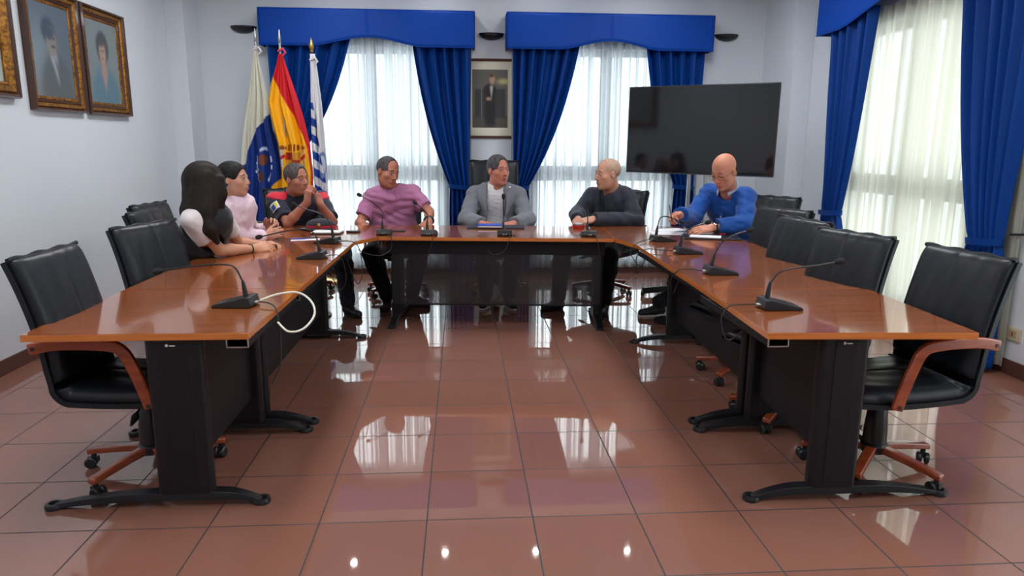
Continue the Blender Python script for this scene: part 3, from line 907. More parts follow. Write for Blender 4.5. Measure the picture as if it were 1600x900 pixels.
place_chair(-1.42, 3.14, 0, 'black leather armchair with wooden arms at the left front desk, nearest the camera', base=27)
place_chair(-1.46, 4.06, -18, 'empty black leather chair second on the left, before the long-haired woman')
place_chair(1.90, 2.96, 186, 'large black leather armchair on the right, nearest the camera, turned from the desk', base=11)
place_chair(1.78, 3.58, 198, 'empty black leather chair second from the front on the right side')
place_chair(1.82, 4.30, 192, 'empty black leather chair third from the front on the right side')
place_chair(2.04, 4.95, 204, 'empty black leather chair fourth from the front on the right side')

# ------------------------------------------------------------------ smooth-union body sculptor
def V(*a): return np.array(a if len(a) > 1 else a[0], float)


def nrm(v): v = np.asarray(v, float); return v / (np.linalg.norm(v) + 1e-12)


def frame(fwd, up=(0, 0, 1)):
    """3x3 with columns right, forward, up."""
    f = nrm(fwd); r = nrm(np.cross(f, up)); u = np.cross(r, f); return np.stack([r, f, u], 1)


def rot_axis(v, ax, a):
    ax = nrm(ax); return v * math.cos(a) + np.cross(ax, v) * math.sin(a) + ax * np.dot(ax, v) * (1 - math.cos(a))


class Sculpt:
    """Signed-distance primitives blended smoothly, meshed as one continuous surface."""
    def __init__(s): s.p = []

    def rc(s, a, b, r1, r2, k=.02, op='u'):
        s.p.append(('rc', V(a), V(b), float(r1), float(r2), k, op)); return s

    def chain(s, pts, rs, k=.02, op='u'):
        for i in range(len(pts) - 1): s.rc(pts[i], pts[i + 1], rs[i], rs[i + 1], k, op)
        return s

    def el(s, c, r, R=None, k=.02, op='u'):
        s.p.append(('el', V(c), V(r), np.eye(3) if R is None else R, 0, k, op)); return s

    def bx(s, c, h, rd, R=None, k=.02, op='u'):
        s.p.append(('bx', V(c), V(h), np.eye(3) if R is None else R, rd, k, op)); return s

    @staticmethod
    def ev(q, P):
        t = q[0]
        if t == 'rc':
            a, b, r1, r2 = q[1:5]; ba = b - a; l2 = ba @ ba; rr = r1 - r2
            if l2 < 1e-10: return np.linalg.norm(P - a, axis=1) - r1
            a2 = l2 - rr * rr
            if a2 <= 0: return np.linalg.norm(P - (a if r1 > r2 else b), axis=1) - max(r1, r2)
            il2 = 1 / l2; pa = P - a; y = pa @ ba; z = y - l2; w = pa * l2 - y[:, None] * ba; x2 = (w * w).sum(1)
            y2 = y * y * l2; z2 = z * z * l2; k = np.sign(rr) * rr * rr * x2
            c1 = np.sign(z) * a2 * z2 > k; c2 = np.sign(y) * a2 * y2 < k
            return np.where(c1, np.sqrt(x2 + z2) * il2 - r2, np.where(c2, np.sqrt(x2 + y2) * il2 - r1, (np.sqrt(x2 * a2 * il2) + y * rr) * il2 - r1))
        L_ = (P - q[1]) @ q[3]
        if t == 'el':
            k0 = np.linalg.norm(L_ / q[2], axis=1); k1 = np.linalg.norm(L_ / (q[2] ** 2), axis=1) + 1e-9
            return k0 * (k0 - 1) / k1
        d = np.abs(L_) - (q[2] - q[4]); return np.linalg.norm(np.maximum(d, 0), axis=1) + np.minimum(d.max(1), 0) - q[4]

    @staticmethod
    def bb(q):
        if q[0] == 'rc':
            lo = np.minimum(q[1] - q[3], q[2] - q[4]); hi = np.maximum(q[1] + q[3], q[2] + q[4])
        else:
            e = np.abs(q[3]) @ q[2]; lo, hi = q[1] - e, q[1] + e
        return lo, hi

    def field(s, P, pad=.03):
        d = np.full(len(P), 1.0)
        for q in s.p:
            k = q[5]; op = q[6]; lo, hi = s.bb(q); m = pad + k
            if op == 'i': idx = np.arange(len(P))
            else: idx = np.nonzero(((P > lo - m) & (P < hi + m)).all(1))[0]
            if not len(idx): continue
            e = s.ev(q, P[idx]); a = d[idx]
            if op == 'u':
                h = np.maximum(k - np.abs(a - e), 0) / max(k, 1e-6); d[idx] = np.minimum(a, e) - h * h * k * .25
            else:
                if op == 's': e = -e
                h = np.maximum(k - np.abs(a - e), 0) / max(k, 1e-6); d[idx] = np.maximum(a, e) + h * h * k * .25
        return d

    def mesh(s, h=.006, disp=None, F=6):
        lo = np.min([s.bb(q)[0] for q in s.p if q[6] == 'u'], 0) - 3 * h; hi = np.max([s.bb(q)[1] for q in s.p if q[6] == 'u'], 0) + 3 * h
        H = h * F; n = np.ceil((hi - lo) / H).astype(int) + 1
        gx = [lo[i] + (np.arange(n[i]) + .5) * H for i in range(3)]
        C = np.stack(np.meshgrid(*gx, indexing='ij'), -1).reshape(-1, 3)
        dc = s.field(C, pad=H * 1.6).reshape(n)
        act = np.abs(dc) < H * 1.15 + .01
        N_ = n * F
        D = np.repeat(np.repeat(np.repeat(np.where(dc < 0, -1., 1.).astype(np.float32), F, 0), F, 1), F, 2)
        A = np.repeat(np.repeat(np.repeat(act, F, 0), F, 1), F, 2)
        I = np.nonzero(A.ravel())[0]
        ijk = np.stack(np.unravel_index(I, N_), 1); P = lo + (ijk + .5) * h
        d = s.field(P)
        if disp is not None:
            near = np.abs(d) < 4 * h + .02; d[near] += disp(P[near])
        D.ravel()[I] = d
        D[[0, -1]] = 1; D[:, [0, -1]] = 1; D[:, :, [0, -1]] = 1
        # surface nets
        S = D < 0; sh = np.array(D.shape) - 1
        cnt = sum(S[a:sh[0] + a, b:sh[1] + b, c:sh[2] + c].astype(np.int8) for a in (0, 1) for b in (0, 1) for c in (0, 1))
        cell = np.nonzero(((cnt > 0) & (cnt < 8)).ravel())[0]
        ci = np.stack(np.unravel_index(cell, sh), 1)
        num = np.zeros((len(ci), 3)); den = np.zeros(len(ci))
        for a in range(3):
            for b in (0, 1):
                for c in (0, 1):
                    o0 = np.zeros(3, int); o0[(a + 1) % 3] = b; o0[(a + 2) % 3] = c; o1 = o0.copy(); o1[a] = 1
                    p0 = ci + o0; p1 = ci + o1
                    d0 = D[p0[:, 0], p0[:, 1], p0[:, 2]]; d1 = D[p1[:, 0], p1[:, 1], p1[:, 2]]
                    x = (d0 < 0) != (d1 < 0); t = np.where(x, d0 / np.where(x, d0 - d1, 1), 0)
                    q = o0 + t[:, None] * (o1 - o0); num += q * x[:, None]; den += x
        verts = lo + (ci + .5 + num / den[:, None]) * h
        idm = np.full(np.prod(sh), -1, np.int64); idm[cell] = np.arange(len(cell)); idm = idm.reshape(sh)
        faces = []
        for a in range(3):
            b, c = (a + 1) % 3, (a + 2) % 3
            s0 = [slice(None)] * 3; s1 = [slice(None)] * 3; s0[a] = slice(0, -1); s1[a] = slice(1, None)
            X = S[tuple(s0)] != S[tuple(s1)]
            e = np.stack(np.nonzero(X), 1)
            e = e[(e[:, b] > 0) & (e[:, c] > 0) & (e[:, b] < sh[b]) & (e[:, c] < sh[c])]
            inside = S[e[:, 0], e[:, 1], e[:, 2]]
            def g(db, dc_):
                q = e.copy(); q[:, b] -= db; q[:, c] -= dc_; return idm[q[:, 0], q[:, 1], q[:, 2]]
            f = np.stack([g(1, 1), g(0, 1), g(0, 0), g(1, 0)], 1)
            f[~inside] = f[~inside][:, ::-1]
            faces.append(f)
        F_ = np.concatenate(faces); F_ = F_[(F_ >= 0).all(1)]
        return verts, F_

    def build(s, name, m, parent=None, h=.006, disp=None, mats=None, matf=None, relax=1):
        v, f = s.mesh(h, disp)
        for _ in range(relax):                      # light Laplacian relaxation
            acc = np.zeros_like(v); c = np.zeros(len(v))
            for i in range(4):
                a, b = f[:, i], f[:, (i + 1) % 4]
                for k in range(3):
                    acc[:, k] += np.bincount(a, v[b, k], len(v)) + np.bincount(b, v[a, k], len(v))
                c += np.bincount(a, minlength=len(v)) + np.bincount(b, minlength=len(v))
            ok = c > 0; v[ok] = v[ok] * .5 + acc[ok] / c[ok, None] * .5
        me = bpy.data.meshes.new(name)
        me.vertices.add(len(v)); me.vertices.foreach_set('co', v.astype(np.float32).ravel())
        me.loops.add(f.size); me.loops.foreach_set('vertex_index', f.astype(np.int32).ravel())
        me.polygons.add(len(f)); me.polygons.foreach_set('loop_start', np.arange(0, f.size, 4, dtype=np.int32))
        me.polygons.foreach_set('loop_total', np.full(len(f), 4, np.int32))
        me.polygons.foreach_set('use_smooth', [True] * len(f))
        for k in (mats or [m]): me.materials.append(k)
        if matf is not None: me.polygons.foreach_set('material_index', matf(v[f].mean(1)).astype(np.int32))
        me.update(); me.validate()
        o = bpy.data.objects.new(name, me); COL.objects.link(o)
        if parent is not None: o.parent = parent
        return o


def folds(seed, amp=.004, f=28):
    """Cloth wrinkles as a displacement of the distance field."""
    r = np.random.RandomState(seed); f = f * 2.6; K = r.normal(size=(7, 3)) * f * np.array([.6, .6, 1.2]); ph = r.uniform(0, 6, 7)
    K2 = r.normal(size=(3, 3)) * f * .22; p2 = r.uniform(0, 6, 3)

    def d(P):
        w = sum(np.sin(P @ K2[i] + p2[i]) for i in range(3)) * .9
        return amp * sum((1 - 2 * np.abs(np.sin(P @ K[i] * .5 + ph[i] + w))) for i in range(7)) / 3.0
    return d


# ------------------------------------------------------------------ head, hands
class Head:
    def __init__(s, c, fwd, up=(0, 0, 1), sc=1.0, fat=1.0, female=False):
        s.c = V(c); s.R = frame(fwd, up); s.sc = sc; s.fat = fat; s.fem = female

    def w(s, x, y, z): return s.c + s.R @ (V(x, y, z) * s.sc)

    def sculpt(s, S):
        k = s.sc; w = s.w; R = s.R; ft = s.fat
        S.el(w(0, -.016, .036), V(.0765, .098, .086) * k, R, .02)
        S.el(w(0, .020, -.028), V(.0625 * (1 + (ft - 1) * .6), .073, .084) * k, R, .03)
        S.el(w(0, .024, -.074), V(.045 * ft * (1 if not s.fem else .92), .056, .046) * k, R, .025)
        S.el(w(0, .066, -.102), V(.024, .020, .018) * k, R, .02)
        if ft > 1.02: S.el(w(0, .028, -.098), V(.044, .045, .024) * k, R, .03)
        for a in (-1, 1):
            S.el(w(a * .043, .050, -.022), V(.022, .025, .020) * k, R, .025)
            S.el(w(a * .038 * ft, .012, -.064), V(.018, .036, .030) * k * (1 if not s.fem else .85), R, .025)
        S.rc(w(-.034, .076, .022), w(.034, .076, .022), .012 * k, .012 * k, .014)
        for a in (-1, 1):
            S.el(w(a * .032, .100, .003), V(.019, .018, .0125) * k, R, .012, 's')
        S.chain([w(0, .084, .012), w(0, .100, -.012), w(0, .107, -.028)], [.0068 * k, .0085 * k, .0108 * k], .010)
        for a in (-1, 1): S.el(w(a * .0125, .096, -.034), V(.0085, .010, .0085) * k, R, .006)
        S.el(w(0, .079, -.060), V(.030, .017, .022) * k, R, .016)
        lr = .0052 if not s.fem else .0065
        S.chain([w(-.024, .084, -.060), w(0, .098, -.0575), w(.024, .084, -.060)], [.003 * k, lr * k, .003 * k], .004)
        S.chain([w(-.021, .084, -.067), w(0, .0965, -.0705), w(.021, .084, -.067)], [.003 * k, (lr + .001) * k, .003 * k], .004)
        for a in (-1, 1):
            E = R @ np.stack([V(1, a * .25, 0), V(-a * .25, 1, -.18), V(0, .18, 1)], 1)
            S.el(w(a * .080, -.008, -.006), V(.008, .019, .031) * k, E, .008)
            S.el(w(a * .086, -.002, -.002), V(.006, .010, .016) * k, E, .004, 's')

    def eyes(s, root, iris, look=(0, 0), brow=None, browy=.032, closed=0.0):
        k = s.sc; R4 = Matrix([list(r) for r in s.R]).to_4x4()
        for a in (-1, 1):
            c = s.w(a * .0315, .0755, .004)
            e = MB().ball(c, .0128 * k, 16, R4).build('eyeball', mat('eye_white', (.62, .58, .55), .2), root, smooth='all')
            d = nrm(s.R @ V(look[0], 1, look[1] - .05))
            MB().ball(c + d * .0094 * k, .0056 * k, 12, R4).build('iris', mat(iris[0], iris[1], .1), e, smooth='all')
            # lids: skin patches that wrap the eyeball above and below an almond opening
            for sg, e0 in ((1, 17 - closed * 42), (-1, 24)):
                def fn(u, v, sg=sg, e0=e0):
                    az = math.radians(-88 + 176 * u); o_ = e0 * math.cos(az) ** .7 if abs(math.cos(az)) > 1e-3 else 0
                    o_ = e0 * max(0, math.cos(az)) ** .7 - (0 if e0 > 0 else 0)
                    el_ = math.radians(o_ + (88 - o_) * v) * sg; r_ = .0140
                    return tuple(s.w(a * .0315 + r_ * math.sin(az) * math.cos(el_), .0752 + r_ * math.cos(az) * math.cos(el_), .004 + r_ * math.sin(el_)))
                MB().grid(fn, 16, 6).build('eyelid', s.lid, root, smooth='all', solid=.0012 * k)
            pts = [s.w(a * .0315 + .0143 * math.sin(az) * math.cos(e_), .0758 + .0143 * math.cos(az) * math.cos(e_), .0042 + .0143 * math.sin(e_)) for az, e_ in [(math.radians(-80 + 16 * i), math.radians((17 - closed * 42) * max(0, math.cos(math.radians(-80 + 16 * i))) ** .7)) for i in range(11)]]
            MB().tube(pts, .0009 * k * (1.5 if s.fem else 1), 6).build('eyelashes', mat('lash_hair', (.01, .008, .007), .7), root, smooth=True)
            if brow:
                pts = [s.w(a * (.014 + .034 * t), .0915 - .015 * t * t, browy - .002 + .006 * math.sin(PI * min(1, t * 1.15)) - .004 * t) for t in np.linspace(0, 1, 9)]
                MB().tube(pts, [(.0016 + .0014 * math.sin(PI * t)) * k for t in np.linspace(0.05, .95, 9)], 8).build('eyebrow', brow, root, smooth=True)

    def lips(s, root, m):
        k = s.sc
        MB().tube([s.w(t * .023, .0985 - abs(t) ** 2 * .013, -.0585 + .0012 * abs(t) - .002 * (1 - abs(t)) * 0 - .003 * abs(t)) for t in np.linspace(-1, 1, 11)], [(.0014 + .0034 * (1 - t * t)) * k for t in np.linspace(-1, 1, 11)], 8) \
            .tube([s.w(t * .021, .0972 - abs(t) ** 2 * .013, -.0700 + .0042 * abs(t) ** 2) for t in np.linspace(-1, 1, 11)], [(.0014 + .0042 * (1 - t * t)) * k for t in np.linspace(-1, 1, 11)], 8).build('lips', m, root, smooth=True)


def hand(S, wrist, tip, back, side, k=1.0, curl=(30, 35, 25), spread=6, thumb=(35, 20), fcurl=None, op=1.0):
    """Palm, four jointed fingers of unequal length and a thumb from the side of the palm.
    tip: palm direction; back: direction the back of the hand faces; side: +1 when the thumb is on (tip x back)."""
    w = V(wrist); t = nrm(tip); b = nrm(V(back) - np.dot(back, t) * t); x = np.cross(t, b) * side        # x points to the thumb
    R = np.stack([x, t, b], 1)
    S.bx(w + t * .050 * k, V(.040, .046, .0135) * k, .012 * k, R, .012)
    S.rc(w - t * .005 * k, w + t * .03 * k, .025 * k, .024 * k, .02)
    S.rc(w + t * .02 * k + x * .022 * k - b * .006 * k, w + t * .055 * k + x * .034 * k - b * .008 * k, .015 * k, .012 * k, .012)
    base = [(.030, .092, .0088, (.040, .026, .021)), (.010, .097, .0092, (.045, .029, .022)), (-.010, .093, .0088, (.041, .027, .021)), (-.029, .084, .0078, (.032, .021, .018))]
    for i, (bx_, by, r, ls) in enumerate(base):
        p = w + (x * bx_ + t * by) * k; ang = math.radians(spread * (1.5 - i) / 1.5)
        d = rot_axis(t, b, ang * (1 if np.dot(np.cross(b, t), x) > 0 else -1)); ax = np.cross(d, b)
        c3 = (fcurl[i] if fcurl else curl); cum = 0; pts = [p - d * .012 * k]; 
        for j in range(3):
            cum += math.radians(c3[j]); dd = rot_axis(d, ax, -cum); p = (pts[-1] if j else w + (x * bx_ + t * by) * k) + dd * ls[j] * k; pts.append(p)
        S.chain(pts, [r * k * 1.05, r * k, r * .93 * k, r * .82 * k], .0035)
    # thumb
    p0 = w + (t * .028 + x * .030 - b * .006) * k
    d = nrm(t * math.cos(math.radians(thumb[0])) + x * math.sin(math.radians(thumb[0])) - b * .25)
    p1 = p0 + d * .040 * k; d2 = nrm(d * math.cos(math.radians(thumb[1])) - x * math.sin(math.radians(thumb[1])) * .9 + t * .2)
    p2 = p1 + d2 * .032 * k; p3 = p2 + nrm(d2 - b * .1) * .024 * k
    S.chain([p0, p1, p2, p3], [.015 * k, .0115 * k, .0105 * k, .009 * k], .006)


def limb(S, a, b, c, r, k=.02, mid=1.0):
    """Tapered arm or leg with a fuller middle in each segment; r = radii at a, b, c."""
    a, b, c = V(a), V(b), V(c)
    S.rc(a, a + (b - a) * .4, r[0], (r[0] * .55 + r[1] * .45) * 1.04, k).rc(a + (b - a) * .4, b, (r[0] * .55 + r[1] * .45) * 1.04, r[1], k)
    S.rc(b, b + (c - b) * .3, r[1], r[1] * 1.04, k).rc(b + (c - b) * .3, c, r[1] * 1.04, r[2], k)


SK = {}


def skin(name, c): return mat(name, c, .48, spec=.35, sss=.12, bump=(160, .05), vary=(9, tuple(x * .88 for x in c)))


def torso(S, P, g=0.0, k=.05, belly=1.0, wd=1.0):
    """Trunk from pelvis to shoulders; g grows it (for clothes)."""
    pe, ch, nb = V(P['pelvis']), V(P['chest']), V(P['neck']); sr, sl = V(P['shR']), V(P['shL']); s = P.get('s', 1.0)
    up = nrm(ch - pe); rt = nrm(sl - sr); fw = np.cross(up, rt) * -1
    fw = nrm(np.cross(rt, up)); 
    if np.dot(fw, P['front']) < 0: fw = -fw
    R = np.stack([nrm(np.cross(fw, up)), fw, up], 1)
    hr, hl = V(P['hipR']), V(P['hipL'])
    S.el(pe, V(.168 * wd, .125, .12) * s + g, R, k)
    S.el(pe + (ch - pe) * .42 + fw * .02 * belly * s, V(.155 * wd, .118 * belly, .17) * s + g, R, k)
    S.el(ch + up * .0, V(.165 * wd, .118, .17) * s + g, R, k)
    S.el(ch + up * .10 * s, V(.150 * wd, .098, .11) * s + g, R, k)
    dn = V(0, 0, .014) * s; S.rc(sr * .88 + nb * .12 - dn, sl * .88 + nb * .12 - dn, .048 * s + g, .048 * s + g, k)
    tz = nb * .75 + ch * .25
    for q in (sr, sl):
        S.rc(nb + (q - nb) * .10 - V(0, 0, .030), q - V(0, 0, .010), .040 * s + g * .8, .050 * s + g, .035)
    return R, up, fw


def person(name, label, P, top, hair=None, group=None, look=(0, 0), skinmat=None, hh=.0052):
    """P: joints in metres (pelvis, chest, neck, head, shR/L, elR/L, wrR/L, hipR/L, knR/L, anR/L), head frame, hands."""
    root = empty(name, (0, 0, 0)); s = P.get('s', 1.0)
    base = V(P['anR']) * .5 + V(P['anL']) * .5
    root.location = (base[0], base[1], 0)
    Hd = Head(P['head'], P['face'], P.get('up', (0, 0, 1)), P.get('hs', s), P.get('fat', 1.0), P.get('fem', False)); Hd.lid = skinmat
    B = Sculpt(); Hd.sculpt(B)
    nk = P.get('nr', .054) * s
    B.chain([V(P['neck']) - V(0, 0, .02), V(P['neck']) + (Hd.w(0, -.012, -.06) - V(P['neck'])) * .5, Hd.w(0, -.012, -.05)], [nk * 1.15, nk * 1.0, nk * .98], .03)
    torso(B, P, -.022, .04, wd=P.get('wd', 1.0))
    ar = P.get('ar', (.046, .037, .026))
    for q in 'RL':
        limb(B, P['sh' + q], P['el' + q], P['wr' + q], [x * s for x in ar])
        hd = P.get('hand' + q)
        if hd: hand(B, P['wr' + q], hd['tip'], hd['back'], hd['side'], P.get('hk', s), **{k_: v for k_, v in hd.items() if k_ not in ('tip', 'back', 'side')})
        limb(B, V(P['hip' + q]), P['kn' + q], P['an' + q], [.060 * s, .040 * s, .028 * s])
        ft = nrm(V(P['toe' + q])); B.rc(V(P['an' + q]) - V(0, 0, .035), V(P['an' + q]) + ft * .12 - V(0, 0, .05), .022, .018, .02)
    body = B.build('body', skinmat, None, hh)
    parts = [body]
    parts += top(P, Hd) if top else []
    # shoes
    for q in 'RL':
        a = V(P['an' + q]); ft = nrm(V(P['toe' + q])[:2].tolist() + [0]); Rf = frame(ft); S = Sculpt(); a0 = V(a[0], a[1], 0)
        S.rc(a0 + V(0, 0, .06), a0 + V(0, 0, .045) + ft * .05, .042, .040, .03).rc(a0 + V(0, 0, .04) + ft * .05, a0 + V(0, 0, .033) + ft * .16, .042, .034, .03)
        S.rc(a0 - ft * .03 + V(0, 0, .045), a0 + V(0, 0, .09), .036, .042, .02)
        S.bx(a0 + ft * .06 - V(0, 0, .1), V(.2, .4, .1), .001, Rf, .002, 's')
        sh = S.build('shoe', P['shoe'], None, .006); parts.append(sh)
        so = MB().prism([(x * 1.0, y) for x, y in [(math.cos(t) * .044 * (1 if math.sin(t) < 0 else 1.0), .065 + math.sin(t) * (.135 if math.sin(t) > 0 else .115)) for t in np.linspace(0, 2 * PI, 28)[:-1]]], .001, .016,
                        Matrix.Translation(a0) @ Matrix([list(r) for r in Rf]).to_4x4()).build('shoe_sole', P.get('sole', M_rubber), sh, bevel=.003)
    if hair: parts += hair(P, Hd)
    for o in parts:
        o.parent = root; o.matrix_parent_inverse = Matrix.Translation((-base[0], -base[1], 0))
    n0 = set(COL.objects)
    if P.get('eyes', True):
        Hd.eyes(None, P.get('iris', ('brown_iris', (.03, .015, .008))), look, P.get('brow'), P.get('browy', .032), P.get('closed', 0))
        Hd.lips(None, P['lipm'])
    for o in set(COL.objects) - n0:
        if o.parent is None:
            o.parent = root; o.matrix_parent_inverse = Matrix.Translation((-base[0], -base[1], 0))
    tag(root, label, 'person', group)
    return root, Hd


def trousers(P, m, g=.0, seed=4):
    S = Sculpt(); s = P.get('s', 1.0); pe = V(P['pelvis'])
    S.el(pe, V(.178, .138, .115) * s + g, None, .05)
    for q in 'RL':
        limb(S, V(P['hip' + q]), P['kn' + q], V(P['an' + q]) + V(0, 0, .03), [(.088 + g) * s, (.066 + g) * s, (.056 + g) * s], .05)
    S.bx(V(pe[0], pe[1], .05 - .5), V(2, 2, .5), .001, None, .005, 's')
    return S.build('trousers', m, None, .010, folds(seed, .004, 22))


def sleeve(S, P, q, upto, g, s, r=None, cuff=None):
    """Sleeve over the arm as far as upto (1 = elbow, 2 = wrist)."""
    a, b, c = V(P['sh' + q]), V(P['el' + q]), V(P['wr' + q]); r = r or (.058, .048, .036)
    r = [(x + g) * s for x in r]
    if upto <= 1:
        e = a + (b - a) * upto; S.rc(a, e, r[0], r[0] * .88 if cuff is None else cuff, .03)
        return e
    e = b + (c - b) * (upto - 1); S.rc(a, b, r[0], r[1], .03).rc(b, e, r[1], r[2], .03); return e


def cut_sleeve(S, P, q, upto):
    """Open the sleeve end with a flat cut across the arm."""
    a, b, c = V(P['sh' + q]), V(P['el' + q]), V(P['wr' + q])
    if upto <= 1: e = a + (b - a) * upto; d = nrm(b - a)
    else: e = b + (c - b) * (upto - 1); d = nrm(c - b)
    S.bx(e + d * .06, V(.12, .06, .12), .001, frame(d, (0.1, 0.2, 1)), .004, 's')


def neck_cut(S, P, Hd, r=.064, fwd=.03, drop=.0, tilt=.5):
    nb = V(P['neck']); fr = V(P['front'])
    S.rc(nb + fr * fwd + V(0, 0, -.015 - drop), nb + fr * fwd * .6 + V(0, 0, .16), r, r * 1.15, .008, 's')

# ------------------------------------------------------------------ the seven people
def legs_seated(P, kn=.47, spread=.10, kz=.50, ankle=None):
    """Hips, knees and feet of a seated person from pelvis and front."""
    pe, f = V(P['pelvis']), nrm(V(P['front'][0], P['front'][1], 0)); r = V(f[1], -f[0], 0); s = P.get('s', 1)
    for q, sg in (('R', 1), ('L', -1)):
        P['hip' + q] = pe + r * sg * .09 * s - V(0, 0, .02)
        if 'kn' + q not in P: P['kn' + q] = pe + f * kn + r * sg * (spread + .04) - V(0, 0, pe[2] - kz)
        if 'an' + q not in P: P['an' + q] = V(P['kn' + q]) * [1, 1, 0] + f * .02 + V(0, 0, .09)
        if 'toe' + q not in P: P['toe' + q] = f + r * sg * .15


def hair_cap(P, Hd, m, grow=.0, cut=(.0, -.062), recede=0, nape=0, seed=2, h=.004, side=0):
    S = Sculpt(); k = Hd.sc; w = Hd.w; R = Hd.R
    S.el(w(0, -.018, .037), (V(.0815, .104, .091) + grow) * k, R, .01)
    if nape: S.rc(w(0, -.055, .0), w(0, -.055, -.06), .062 * k, .045 * k, .03)
    S.el(w(0, .100, .000), V(.066, .062, .086) * k, R, .008, 's')                     # face opening
    if recede: S.el(w(0, .098 - .01 * recede, .060), V(.062, .062 + .012 * recede, .052 + .006 * recede) * k * recede ** .5, R, .012, 's')
    y0, y1 = cut                                                                         # hairline plane: height at the temple and at the nape
    d = nrm(V(0, .11, y0 - y1)); n = R @ nrm(V(0, -(y0 - y1), .11))
    S.bx(w(0, 0, (y0 + y1) / 2 - side) - n * .15 * k, V(.2, .25, .15) * k, .001, np.stack([R @ V(1, 0, 0), R @ d, n], 1), .006, 's')
    return S.build('hair', m, None, h, folds(seed, .0012, 190), relax=0)


def hairmat(name, c, c2=None): return mat(name, c, .58, spec=.22, vary=(70, c2 or tuple(x * 1.6 for x in c), (1, 1, .25)), bump=(220, .5, (1, 1, .2)))


def cloth(name, c, rough=.75, b=(260, .12), sheen=.15, vary=None): return mat(name, c, rough, spec=.25, sheen=sheen, bump=b, vary=vary)


def ring_collar(P, Hd, m, name='collar', r=.066, th=.006, ht=.036, gap=34, lean=.25, z=0., dy=0., pts_down=.02):
    """Turned-down collar: a band round the neck that opens in front with points."""
    nb = V(P['neck']) + V(0, 0, .030 + z); f = nrm(V(P['front'][0], P['front'][1], 0)); rt = V(f[1], -f[0], 0); s = P.get('s', 1); nb = nb + f * (.004 + dy)
    g = MB()

    def fn(u, v):
        a = math.radians(gap + (360 - 2 * gap) * u); e = min(u, 1 - u) * 2
        rr = (r + .012 * v + .012 * (1 - e) ** 3 * v) * s
        z_ = ht * (.5 - v) * s - (pts_down * v + .030 * 1) * (1 - min(1, e * 1.6)) ** 2 * s + .010 * e * s
        p = nb + f * math.cos(a) * rr * 1.02 + rt * math.sin(a) * rr + V(0, 0, z_) + f * lean * .0
        return tuple(p)
    return g.grid(fn, 40, 5).build(name, m, None, smooth='all', solid=th)


def parent_to(o, par):
    o.parent = par; return o


LIP = mat('lip_skin', lin(150, 84, 78), .4, spec=.4)
LIPW = mat('lip_rose', lin(168, 84, 86), .35, spec=.4)
BROW = mat('dark_brow_hair', (.012, .009, .008), .7)
GREYBROW = mat('grey_brow_hair', (.06, .05, .045), .7)


def watch(P, q, band=M_rubber, face=None, t=.9, r=.034):
    a, b = V(P['el' + q]), V(P['wr' + q]); p = a + (b - a) * t; d = nrm(b - a); R = frame(d, P['hand' + q]['back']); s = P.get('s', 1)
    g = MB().tube([p + (R[:, 0] * math.cos(x) * 1.05 + R[:, 2] * math.sin(x) * .95) * r * s for x in np.linspace(0, 2 * PI, 25)], 1, sq=(.0025, .011))
    o = g.build('wristwatch', band, None, smooth=True)
    M4 = Matrix.Translation(p + R[:, 2] * (r * .95 * s)) @ Matrix([[R[i][0], R[i][1], R[i][2]] for i in range(3)]).to_4x4()
    c = MB().lathe([(.001, 0), (.019, 0), (.020, .004), (.017, .008), (.001, .008)], n=20, M=M4).build('watch_case', M_chrome, o, smooth=True)
    c2 = MB().lathe([(.001, .0082), (.015, .0082), (.001, .0086)], n=20, M=M4).build('watch_dial', face or M_plastic, o)
    return o


